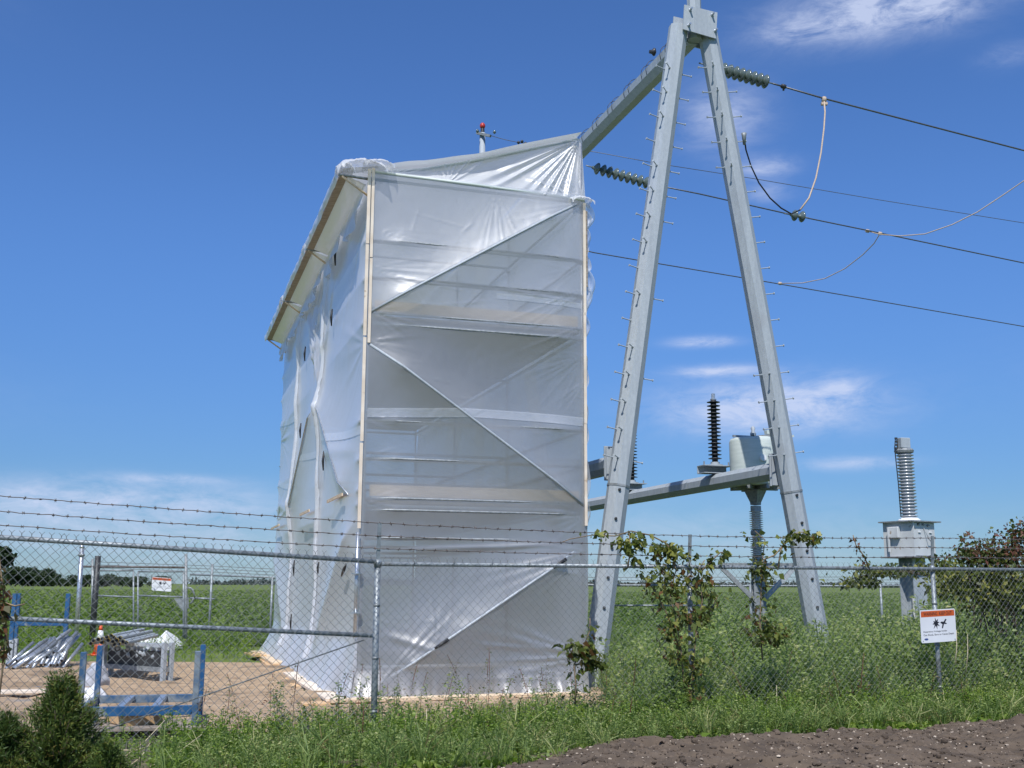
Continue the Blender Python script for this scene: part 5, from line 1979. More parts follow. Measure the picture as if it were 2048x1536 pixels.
def yard_bits():
    # traffic cone
    q = ground(198, 1311)
    top = at_depth(198, 1251, q.y).z
    T = thing('traffic_cone', 'orange traffic cone with a white band behind the grey rack of tubes', 'traffic cone', (q.x, q.y, 0))
    H_ = top
    rr = lambda z: .15 - .12 * z / H_
    MB().box(Vector((q.x, q.y, .02)), (.38, .38, .04), bev=.015).build('foot', M['orange'], T)
    b = Vector((q.x, q.y, 0))
    MB().lathe([(rr(.04), .04), (rr(H_ * .52), H_ * .52)], b, seg=18).build('cone_body', M['orange'], T)
    MB().lathe([(rr(H_ * .52), H_ * .52), (rr(H_ * .84), H_ * .84)], b, seg=18).build('reflective_band', M['white'], T)
    MB().lathe([(rr(H_ * .84), H_ * .84), (.026, H_), (.015, H_)], b, seg=18).build('cone_tip', M['orange'], T)
    # folded white sheet
    a, c = at_depth(282, 1290, 26.8), at_depth(354, 1264, 26.8)
    nx, ny = 50, 36
    s, t = np.meshgrid(np.linspace(0, 1, nx), np.linspace(0, 1, ny), indexing='ij')
    cen = np.array([(a.x + c.x) / 2, 26.6, 0])
    hh = .50 * np.exp(-((s - .5) / .46) ** 6 - ((t - .55) / .45) ** 4) * (.38 + .62 * s) * (1 - .30 * np.abs(np.sin(s * 7.5 + t * 2.0))) + .05 * smooth_noise((nx, ny), (9, 6), 130)
    hh = np.maximum(hh * 1.15, .012)
    wx = 1.05 * (s - .5)
    P = np.stack([cen[0] + wx + .12 * (t - .5), cen[1] + .9 * (t - .5) + .15 * (s - .5), hh + .0], -1)
    tag(grid_mesh('folded_sheet', P, M['white']), 'crumpled white sheet of plastic lying behind the grey rack', 'plastic sheet')
    # grey tarp over a hump, white bag below
    q = ground(184, 1398)
    th, ph = np.meshgrid(np.linspace(0, 2 * np.pi, 36), np.linspace(.0, np.pi * .55, 18), indexing='ij')
    rr_ = 1 + .35 * smooth_noise((36, 18), (10, 6), 131)
    rr_[-1] = rr_[0]
    P = np.stack([q.x + .03 + .17 * rr_ * np.sin(ph) * np.cos(th), q.y + .18 * rr_ * np.sin(ph) * np.sin(th), .22 + .24 * rr_ * np.cos(ph)], -1)
    tag(grid_mesh('tarp_bundle', P, M['tarp_grey']), 'silvery grey tarp bundle beside the near blue rack', 'tarp')
    q = ground(184, 1416)
    rr_ = 1 + .3 * smooth_noise((36, 18), (8, 5), 132)
    rr_[-1] = rr_[0]
    P = np.stack([q.x + .17 * rr_ * np.sin(ph) * np.cos(th), q.y + .17 * rr_ * np.sin(ph) * np.sin(th), -.02 + .30 * rr_ * np.cos(ph)], -1)
    tag(grid_mesh('plastic_bag', P, M['white']), 'bulging white bag in front of the grey tarp bundle', 'bag')
    # planks on the yard
    for (x0, y0, x1, y1, w_, z, mt, lab) in ((-60, 1400, 92, 1397, .24, .10, 'batten', 'upper pale plank on the ground at the left edge, behind the juniper'),
                                           (-60, 1413, 96, 1409, .26, .04, 'wood_old', 'dark lower plank under the pale one at the left edge'),
                                           (436, 1262, 540, 1274, .20, .10, 'wood', 'plank lying in the grass left of the wrapped scaffold'),
                                           (430, 1283, 500, 1276, .14, .06, 'wood', 'short plank in the grass below the longer plank near the scaffold'),
                                           (500, 1316, 520, 1322, .26, .10, 'wood_orange', 'orange plank end poking out at the far left foot of the scaffold'),
                                           (-40, 1309, 14, 1306, .2, .04, 'wood_orange', 'plank beside the heap of silver tubes at the left edge'),
                                           (33, 1385, 84, 1377, .03, .03, 'galv_bright', 'thin pale stick lying on the sandy ground left of the juniper')):
        a, b = ground(x0, y0), ground(x1, y1)
        d = b - a
        R = Matrix.Rotation(math.atan2(d.y, d.x), 3, 'Z')
        tag(MB().box((a + b) / 2 + Vector((0, 0, z)), (d.length, w_, .04 if w_ > .1 else .02), R, .004).build('plank', M[mt]), lab, 'plank', 'loose planks on the yard')
    # red and black container in the weeds
    q = ground(610, 1499)
    T = thing('fuel_can', 'red can with a black lid lying tilted in the weeds before the near fence post', 'can', q)
    ax = Vector((.35, .15, .9)).normalized()
    MB().lathe([(.02, 0), (.085, .005), (.09, .02), (.09, .09), (.085, .10)], q + Vector((-.02, 0, .02)), ax, 18).build('body', M['red'], T)
    MB().lathe([(.092, .10), (.098, .11), (.095, .17), (.06, .20), (.0, .205)], q + Vector((-.02, 0, .02)), ax, 18).build('lid', M['black'], T)
    for i, (x, y, sx, lab) in enumerate(((652, 1497, .06, 'pale blue scrap of plastic in the weeds right of the red can'), (671, 1499, .05, 'deeper blue scrap of plastic beside the paler scrap in the weeds'))):
        q = ground(x, y - 2, .06)
        tag(MB().box(q, (sx, .05, .02), Matrix.Rotation(.4 + i, 3, 'Y'), .006).build('plastic_scrap', M['bluebit']), lab, 'scrap')


yard_bits()

# ------------------------------------------------------------------ vegetation


def unit(v):
    return v / (np.linalg.norm(v, axis=-1, keepdims=True) + 1e-9)


def leaves(P, D, L, Wd, r, fold_=.25, droop=.15):
    """diamond leaves from base points P along D"""
    n = len(P)
    P, D = np.asarray(P, float), unit(np.asarray(D, float))
    rv = unit(r.normal(size=(n, 3)) + np.array([0, 0, .0]))
    S = unit(np.cross(D, rv))
    N = np.cross(S, D)
    N = N * np.where(N[:, 2:3] < 0, -1, 1)
    L = np.asarray(L)[:, None] * np.ones((n, 1))
    Wd = np.asarray(Wd)[:, None] * np.ones((n, 1))
    mid = P + D * L * .45
    a = mid + S * Wd * .5 + N * Wd * fold_
    b = mid - S * Wd * .5 + N * Wd * fold_
    tip = P + D * L - np.array([0, 0, 1.0]) * L * droop
    return np.stack([P, a, tip, b], 1)


def strips(A, B, w, r):
    A, B = np.asarray(A, float), np.asarray(B, float)
    d = unit(B - A)
    s = unit(np.cross(d, unit(r.normal(size=A.shape)))) * (w / 2)
    return np.stack([A - s, A + s, B + s * .7, B - s * .7], 1)


def tall_weed(r, h, n, ll=.055, wide=.42):
    """one upright leafy stalk: stem, side shoots, leaves"""
    k = 7
    lean = r.normal(size=2) * .10
    zs = np.linspace(0, 1, k)
    pts = np.stack([lean[0] * zs ** 2 * h, lean[1] * zs ** 2 * h, zs * h], -1)
    Q = [strips(pts[:-1], pts[1:], .010, r)]
    T = [np.full(k - 1, .10)]
    f = r.uniform(.10, 1.0, n) ** .8
    c = np.stack([np.interp(f, zs, pts[:, 0]), np.interp(f, zs, pts[:, 1]), f * h], -1)
    az = r.uniform(0, 6.28, n)
    off = r.uniform(.0, .13, n) * (1.15 - f) * (h / .7)
    base = c + np.stack([np.cos(az) * off, np.sin(az) * off, off * .5], -1)
    D = np.stack([np.cos(az), np.sin(az), r.uniform(-.1, .9, n)], -1)
    L = ll * r.uniform(.6, 1.35, n) * (1.2 - .55 * f)
    Q.append(leaves(base, D, L, L * wide * r.uniform(.8, 1.2, n), r))
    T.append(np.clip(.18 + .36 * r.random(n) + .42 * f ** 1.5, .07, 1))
    return np.concatenate(Q), np.concatenate(T)


def grass_tuft(r, h, n, spread=.07):
    az = r.uniform(0, 6.28, n)
    base = np.stack([r.normal(0, spread * .4, n), r.normal(0, spread * .4, n), np.zeros(n)], -1)
    tip1 = base + np.stack([np.cos(az) * spread, np.sin(az) * spread, h * r.uniform(.45, .65, n)], -1)
    bend = r.uniform(.6, 2.6, n)
    tip2 = tip1 + np.stack([np.cos(az) * spread * bend, np.sin(az) * spread * bend, h * r.uniform(.1, .42, n)], -1)
    Q = np.concatenate([strips(base, tip1, .009, r), strips(tip1, tip2, .007, r)])
    t = r.random(n) * .7 + .15
    return Q, np.concatenate([t, t])


def rosette(r, n, ll, up=.5):
    az = r.uniform(0, 6.28, n)
    D = np.stack([np.cos(az), np.sin(az), r.uniform(.15, up * 2, n)], -1)
    L = ll * r.uniform(.6, 1.2, n)
    base = np.zeros((n, 3)) + r.normal(0, .015, (n, 3)) * [1, 1, 0]
    mid = base + unit(D) * L[:, None] * .5
    Q1 = leaves(base, D, L, L * .32, r, .12, .25)
    return Q1, .2 + .7 * r.random(n)


def scatter_plants(name, temps, pts, smin, smax, mat, tilt=.12, tint_jit=.12):
    pts = np.asarray(pts, float)
    n = len(pts)
    which = rng.integers(0, len(temps), n)
    QQ, TT = [], []
    for k, (Q, t) in enumerate(temps):
        m_ = np.where(which == k)[0]
        if not len(m_):
            continue
        sc = rng.uniform(smin, smax, len(m_))
        if pts.shape[1] > 3:
            sc = sc * pts[m_, 3]
        a = rng.uniform(0, 6.28, len(m_))
        ca, sa = np.cos(a)[:, None, None], np.sin(a)[:, None, None]
        X = Q[None, ..., 0] * ca - Q[None, ..., 1] * sa
        Y = Q[None, ..., 0] * sa + Q[None, ..., 1] * ca
        Z = np.broadcast_to(Q[None, ..., 2], X.shape)
        tx, ty = rng.normal(0, tilt, len(m_))[:, None, None], rng.normal(0, tilt, len(m_))[:, None, None]
        V_ = np.stack([X + Z * tx, Y + Z * ty, Z], -1) * sc[:, None, None, None] + pts[m_, None, None, :3]
        QQ.append(V_.reshape(-1, 4, 3))
        tj = t[None] + rng.normal(0, tint_jit, len(m_))[:, None] * (t[None] > .12)
        TT.append(np.clip(tj, 0, 1).reshape(-1))
    return tag(quads_mesh(name, np.concatenate(QQ), np.concatenate(TT), mat), kind='stuff')


def vn(x, y, s=1.0, ph=0.0):
    """cheap patchiness"""
    return .5 + .25 * np.sin(x * 1.7 * s + 1.3 * np.sin(y * .9 * s + ph)) + .25 * np.sin(y * 2.3 * s + 1.7 * np.sin(x * 1.1 * s + ph))


def fence_off(X, Y):
    """signed distance from the fence line: positive behind it"""
    right = (X - P1.x) * -FD.y + (Y - P1.y) * FD.x
    left = (X - P1.x) * -GD.y + (Y - P1.y) * GD.x
    return np.where(X > P1.x, right, left)


def in_tower(X, Y, mrg=.25):
    s = (X - A0.x) * U.x + (Y - A0.y) * U.y
    t = (X - A0.x) * V.x + (Y - A0.y) * V.y
    return (s > -mrg - .25) & (s < SW + mrg * .4) & (t > -mrg - .1) & (t < SD + mrg)


def region(n, x0, x1, y0, y1):
    return rng.uniform(x0, x1, n), rng.uniform(y0, y1, n)


def vegetation():
    r = np.random.default_rng(5)
    T_tall = [tall_weed(r, r.uniform(.55, .85), 58, .066, .40) for _ in range(10)]
    T_mid = [tall_weed(r, r.uniform(.25, .42), 34, .045) for _ in range(8)]
    T_grass = [grass_tuft(r, r.uniform(.35, .7), 16) for _ in range(8)]
    T_ros = [rosette(r, 9, .17, .6) for _ in range(5)] + [rosette(r, 8, .18, 1.1) for _ in range(4)]
    T_crop = [(np.concatenate([rosette(r, 12, .20, .8)[0]]), .2 + .8 * r.random(12)) for _ in range(6)]

    def pts(X, Y, keep, scale=None):
        X, Y = X[keep], Y[keep]
        z = np.zeros(len(X))
        c = [X, Y, z] + ([scale[keep]] if scale is not None else [])
        return np.stack(c, -1)
    # tall weeds right of the scaffold, behind the fence
    X, Y = region(8000, 1.0, 11.5, 11.5, 24)
    off = fence_off(X, Y)
    near = np.clip(1.0 - (off - 3.0) / 9, .62, 1.0)
    keep = (off > .15) & (X < .50 * Y) & ~in_tower(X, Y, .1) & (rng.random(len(X)) < (.35 + .65 * vn(X, Y, .8)) * np.clip(1.25 - off / 12, .3, 1))
    keep &= (X > 1.3 + (Y - 12) * .02)
    scale = (.78 + .62 * vn(X, Y, .6, 2)) * near
    scale *= np.clip(.58 + off * .6, .5, 1) * np.where(X < 2.6, .75, 1) * np.where(X > 5.2, 1.28, 1)
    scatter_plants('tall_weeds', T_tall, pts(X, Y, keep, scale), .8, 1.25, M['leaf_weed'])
    X, Y = region(1500, 1.3, 11, 12, 26)
    off = fence_off(X, Y)
    keep = (off > .3) & (X < .5 * Y) & ~in_tower(X, Y, .1)
    scatter_plants('grass_tufts', T_grass, pts(X, Y, keep), .6, 1.25, M['leaf_weed'])
    # weeds in front of the scaffold and along the foot of the fence
    X, Y = region(6500, -3.2, 2.6, 9.4, 14.8)
    off = fence_off(X, Y)
    bare = np.clip((X + 2.9) / 1.3, 0, 1)
    keep = (off > -1.0) & ~in_tower(X, Y, .18) & (Y < 14.6) & (rng.random(len(X)) < (.25 + .75 * vn(X, Y, 1.3)) * bare * np.clip(1.3 - np.maximum(off, 0) / 3.2, .25, 1))
    scale = (.36 + .66 * vn(X, Y, 1.7, 1)) * np.clip(1.1 - np.maximum(off - .4, 0) / 2.6, .38, 1)
    scatter_plants('low_weeds', T_mid, pts(X, Y, keep, scale), .55, 1.05, M['leaf_weed'])
    X, Y = region(420, -2.4, 2.2, 10.2, 12.4)
    off = fence_off(X, Y)
    keep = (off > .0) & (off < 1.0) & ~in_tower(X, Y, .2) & (rng.random(len(X)) < .3)
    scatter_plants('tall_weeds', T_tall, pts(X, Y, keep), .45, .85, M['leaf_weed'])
    # ragged taller growth right along the fence, with a few other species in it
    l = rng.uniform(2.2, 9.8, 950)
    o = rng.uniform(-.30, .75, 950)
    q = np.stack([P1.x + FD.x * l - FD.y * o, P1.y + FD.y * l + FD.x * o, np.zeros(950), .50 + .75 * vn(l * 1.6, o * 2, 1.5) * np.clip(.7 + o * .6, .5, 1.1)], -1)
    q = q[rng.random(950) < .25 + .75 * vn(l * 1.9, o, 1.3)]
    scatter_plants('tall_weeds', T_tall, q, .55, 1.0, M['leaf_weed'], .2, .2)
    T_dock = []
    for _ in range(6):                                     # stiff stalks with rusty seed heads
        Qd, td = tall_weed(r, r.uniform(.6, .95), 46, .034, .6)
        T_dock.append((Qd, np.clip(td - .25 + .3 * r.random(len(td)), 0, 1)))
    l = rng.uniform(-1.6, 9.8, 150)
    o = rng.uniform(-.4, 3.2, 150)
    q = np.stack([P1.x + FD.x * l - FD.y * o, P1.y + FD.y * l + FD.x * o, np.zeros(150)], -1)
    q = q[~in_tower(q[:, 0], q[:, 1], .25)]
    scatter_plants('rusty_dock', T_dock, q, .45, 1.0, M['leaf_red'], .12, .15)
    T_dark = [tall_weed(r, r.uniform(.7, 1.0), 80, .05, .28) for _ in range(5)]
    cl = [at_depth(1745, 1250, 19.5), at_depth(1705, 1250, 21), at_depth(1560, 1260, 15.5), at_depth(1290, 1290, 16.5), at_depth(1660, 1270, 17.2), at_depth(1480, 1270, 17.0)]
    q = np.concatenate([np.stack([rng.normal(c.x, .28, 26), rng.normal(c.y, .3, 26), np.zeros(26)], -1) for c in cl])
    scatter_plants('dark_weeds', T_dark, q, .75, 1.3, M['leaf_crop'], .14, .1)
    # broad leaved fringe on the road side of the fence
    l = rng.uniform(-3.3, 9.6, 1500)
    o = rng.normal(-.22, .16, 1500)
    q = np.stack([P1.x + np.where(l > 0, FD.x, GD.x) * l - np.where(l > 0, FD.y, GD.y) * o, P1.y + np.where(l > 0, FD.y, GD.y) * l + np.where(l > 0, FD.x, GD.x) * o, np.zeros(1500)], -1)
    q = q[(l > -1.95) & (rng.random(1500) < .35 + .65 * vn(l, l * .3, 1.4))]
    scatter_plants('fringe_leaves', T_ros, q, .55, 1.15, M['leaf_low'])
    l = rng.uniform(-3.4, 9.6, 1800)
    o = rng.normal(-.10, .28, 1800)
    q = np.stack([P1.x + np.where(l > 0, FD.x, GD.x) * l - np.where(l > 0, FD.y, GD.y) * o, P1.y + np.where(l > 0, FD.y, GD.y) * l + np.where(l > 0, FD.x, GD.x) * o, np.zeros(1800)], -1)
    q = q[(o > -.55) & ((l > -1.9) | (rng.random(1800) < .10))]
    scatter_plants('fringe_weeds', T_mid, q, .5, 1.05, M['leaf_low'])
    T_blade = [grass_tuft(r, r.uniform(.20, .36), 13, .06) for _ in range(7)]
    T_broad = [rosette(r, 11, .13, 1.3) for _ in range(5)]
    l = rng.uniform(-3.2, 9.4, 2600)
    o = -.62 + rng.uniform(-.75, .55, 2600) * np.where(l < 2.2, 1.1, .45) + .0
    q = np.stack([P1.x + np.where(l > 0, FD.x, GD.x) * l - np.where(l > 0, FD.y, GD.y) * o, P1.y + np.where(l > 0, FD.y, GD.y) * l + np.where(l > 0, FD.x, GD.x) * o, np.zeros(2600)], -1)
    k1 = (l > -1.95) & (rng.random(2600) < .30 + .70 * vn(l * 1.3, o * 3, 1.9)) & (o > -.62 - 1.25 * np.clip(1 - (l - .4) / 2.4, .12, 1))
    kg = k1 & (rng.random(2600) < .26)
    scatter_plants('fringe_grass', T_blade, q[kg], .5, 1.15, M['leaf_weed'], .2, .3)
    k2 = k1 & (rng.random(2600) < .55)
    scatter_plants('fringe_leaves', T_broad, q[k2] + rng.uniform(-.1, .1, (k2.sum(), 3)) * [1, 1, 0], .6, 1.25, M['leaf_low'])
    scatter_plants('fringe_weeds', T_mid, q[k1], .3, .85, M['leaf_weed'], .2, .2)
    # sparse growth on the yard's near edge and the strip behind it
    X, Y = region(900, -6.0, -2.2, 9.0, 12.6)
    keep = (rng.random(len(X)) < np.clip((10.9 - Y) / 1.4, .06, 1) * .8)
    scatter_plants('yard_edge_weeds', T_mid, pts(X, Y, keep), .4, .85, M['leaf_low'])
    X, Y = region(3600, -15, 1.0, 20.5, 31)
    e = ((X + 5) / 8.2) ** 2 + ((Y - 17) / 5.7) ** 2
    keep = (e > .92) & ~in_tower(X, Y, .3) & (rng.random(len(X)) < .35 + .65 * vn(X, Y, .7))
    scatter_plants('verge_weeds', T_mid, pts(X, Y, keep), .55, 1.2, M['leaf_low'])
    X, Y = region(70, -3.6, -1.6, 25, 27)
    scatter_plants('verge_weeds', T_tall, pts(X, Y, X < 99), .5, .85, M['leaf_weed'])
    q0 = at_depth(452, 1260, 26.2)
    X, Y = rng.normal(q0.x, .35, 26), rng.normal(26.2, .3, 26)
    scatter_plants('verge_weeds', T_tall, pts(X, Y, X < 99), .8, 1.15, M['leaf_weed'])
    # crop beyond the back fence
    Y = 28.5 + 240 * rng.random(30000) ** 2.3
    X = rng.uniform(-.56, .56, 30000) * Y
    scatter_plants('crop', T_crop, np.stack([X, Y, np.zeros(30000) + .02], -1), .7, 1.5, M['leaf_crop'])


vegetation()


def in_poly(x, y, poly):
    c = False
    n = len(poly)
    for i in range(n):
        x0, y0 = poly[i]
        x1, y1 = poly[(i + 1) % n]
        if (y0 > y) != (y1 > y) and x < (x1 - x0) * (y - y0) / (y1 - y0) + x0:
            c = not c
    return c


def vine(label, poly, plane_p, plane_n, n, ll, mat, stems, seed, thick=.10, tint=(.15, 1.0), group='vines on the near fence'):
    """creeper: leaves over an outline on the fence, stems drawn along given paths"""
    r = np.random.default_rng(seed)
    ra = random.Random(seed)
    sp = [[on_plane(x, y, plane_p, plane_n) for x, y in path] for path in stems]
    T = thing('vine', label, 'vine', sp[0][0], 0, group)
    mb = MB()
    for path in sp:
        mb.tube(path, [.010 - .006 * i / len(path) for i in range(len(path))], 5)
    mb.build('stem', M['stem'], T)
    xs, ys = [p[0] for p in poly], [p[1] for p in poly]
    P = []
    guard = 0
    clumps = [(ra.uniform(min(xs), max(xs)), ra.uniform(min(ys), max(ys))) for _ in range(max(8, n // 9))]
    clumps = [c for c in clumps if in_poly(c[0], c[1], poly)] or [(sum(xs) / len(xs), sum(ys) / len(ys))]
    while len(P) < n and guard < n * 60:
        guard += 1
        c = ra.choice(clumps)
        x, y = ra.gauss(c[0], 13), ra.gauss(c[1], 11)
        if in_poly(x, y, poly):
            q = on_plane(x, y, plane_p, plane_n) + Vector(plane_n) * ra.gauss(0, thick)
            P.append(q[:])
    P = np.array(P)
    D = r.normal(size=P.shape) * [1, 1, .6] + np.array(plane_n)[None] * .4 - [0, 0, .5]
    L = ll * r.uniform(.35, 1.45, len(P))
    Q = leaves(P, D, L, L * r.uniform(.55, .95, len(P)), r, .18, .2)
    t = tint[0] + (tint[1] - tint[0]) * r.random(len(P))
    quads_mesh('foliage', Q, t, mat, T)


def vines():
    p, n = P1 + FN * .02, FN
    vine('thick green and brown vine climbing the fence around the middle post', [(1305, 1085), (1345, 1100), (1375, 1095), (1410, 1115), (1425, 1160), (1440, 1200), (1425, 1235), (1405, 1260), (1415, 1300), (1400, 1345), (1385, 1395), (1340, 1400), (1330, 1350), (1318, 1300), (1322, 1240), (1300, 1200), (1290, 1170), (1262, 1150), (1258, 1138), (1300, 1135)],
         p, n, 1150, .062, M['leaf_vine'], [[(1372, 1440), (1368, 1370), (1362, 1300), (1352, 1240), (1340, 1190), (1352, 1140), (1344, 1100)], [(1380, 1430), (1385, 1350), (1392, 1270), (1405, 1200), (1396, 1140), (1410, 1120)], [(1360, 1300), (1335, 1230), (1310, 1180), (1280, 1150)], [(1398, 1250), (1425, 1215), (1436, 1190)]], 21, .10, (.05, 1.0))
    vine('vine trailing along the barbed wire over the left portal leg', [(1138, 1062), (1180, 1062), (1215, 1062), (1250, 1066), (1258, 1052), (1275, 1056), (1285, 1080), (1300, 1062), (1310, 1075), (1350, 1088), (1362, 1105), (1345, 1115), (1300, 1096), (1275, 1100), (1270, 1130), (1245, 1128), (1250, 1098), (1225, 1082), (1180, 1085), (1140, 1090), (1125, 1075)],
         p, n, 300, .07, M['leaf_vine'], [[(1345, 1140), (1350, 1112), (1330, 1085), (1300, 1070), (1262, 1062), (1230, 1072), (1185, 1070), (1140, 1078), (1125, 1084)], [(1255, 1135), (1262, 1100), (1258, 1066)]], 22, .05, (.25, 1.0))
    vine('brown and green vine at the foot of the left portal leg', [(1172, 1232), (1190, 1240), (1186, 1290), (1200, 1310), (1205, 1335), (1175, 1342), (1158, 1345), (1160, 1375), (1138, 1392), (1130, 1375), (1150, 1350), (1140, 1320), (1132, 1295), (1145, 1280), (1165, 1290), (1170, 1260)],
         p, n, 300, .07, M['leaf_vine'], [[(1150, 1410), (1152, 1370), (1148, 1330), (1165, 1300), (1180, 1260), (1180, 1236)], [(1148, 1330), (1175, 1325), (1200, 1332)]], 23, .08, (.05, .8))
    vine('vine hiding the post of the pale canister behind the fence', [(1480, 1060), (1540, 1075), (1560, 1105), (1545, 1140), (1535, 1185), (1530, 1230), (1560, 1250), (1570, 1290), (1510, 1290), (1500, 1240), (1508, 1200), (1502, 1150), (1510, 1110)],
         p, n, 460, .062, M['leaf_vine'], [[(1525, 1320), (1520, 1250), (1522, 1180), (1525, 1120), (1530, 1080), (1510, 1062)], [(1525, 1120), (1550, 1110), (1566, 1090)]], 24, .12, (.06, .9))
    vine('short yellow-green vine sprig over the barbed wire on the right portal leg', [(1552, 1110), (1562, 1080), (1572, 1066), (1590, 1062), (1625, 1060), (1638, 1075), (1630, 1092), (1610, 1084), (1590, 1088), (1576, 1080), (1570, 1120), (1558, 1140)],
         p, n, 150, .065, M['leaf_vine'], [[(1555, 1140), (1562, 1100), (1578, 1070), (1605, 1064), (1634, 1082)]], 25, .04, (.1, 1.0))
    vine('two leaf clusters on a tendril left of the forked steel post', [(1422, 1100), (1436, 1092), (1446, 1105), (1458, 1098), (1460, 1112), (1440, 1125), (1420, 1128), (1412, 1140), (1405, 1130)],
         p, n, 60, .075, M['leaf_vine'], [[(1405, 1140), (1425, 1120), (1440, 1105), (1456, 1104)]], 26, .04, (.3, .95))
    vine('thin reddish tendril rising over the fence left of the square cabinet', [(1700, 1066), (1714, 1072), (1718, 1090), (1732, 1112), (1740, 1140), (1726, 1140), (1716, 1110), (1704, 1092)],
         p, n, 50, .045, M['leaf_red'], [[(1740, 1142), (1728, 1112), (1712, 1090), (1706, 1070)]], 27, .03, (.0, .5))
    vine('dry brown creeper hanging on the fence at the left edge', [(-10, 1120), (8, 1150), (14, 1190), (48, 1202), (52, 1216), (30, 1226), (14, 1235), (20, 1300), (10, 1330), (-10, 1300)],
         P1 + GN * .03, GN, 200, .06, M['leaf_vine'], [[(-8, 1440), (6, 1330), (12, 1260), (6, 1180), (-2, 1110)], [(8, 1206), (30, 1212), (50, 1208)], [(2, 1230), (12, 1262), (20, 1310)]], 28, .05, (.0, .30))


vines()


def lobes_cloud(lobes, dens, r, shell=.55):
    """points filling ellipsoid lobes (cx, cy, cz, rx, ry, rz), thicker near the skin"""
    P, D = [], []
    for (cx, cy, cz, rx, ry, rz) in lobes:
        n = int(dens * (rx * ry * rz) ** (2 / 3) * 12)
        d = unit(r.normal(size=(n, 3)))
        f = shell + (1.12 - shell) * r.random(n) ** .7
        k = 1 + .25 * np.sin(d[:, 0] * 7 + cx) * np.sin(d[:, 1] * 6 + cy) + .2 * np.sin(d[:, 2] * 9 + cz)
        P.append(np.array([cx, cy, cz]) + d * (f * k)[:, None] * [rx, ry, rz])
        D.append(d)
    return np.concatenate(P), np.concatenate(D)


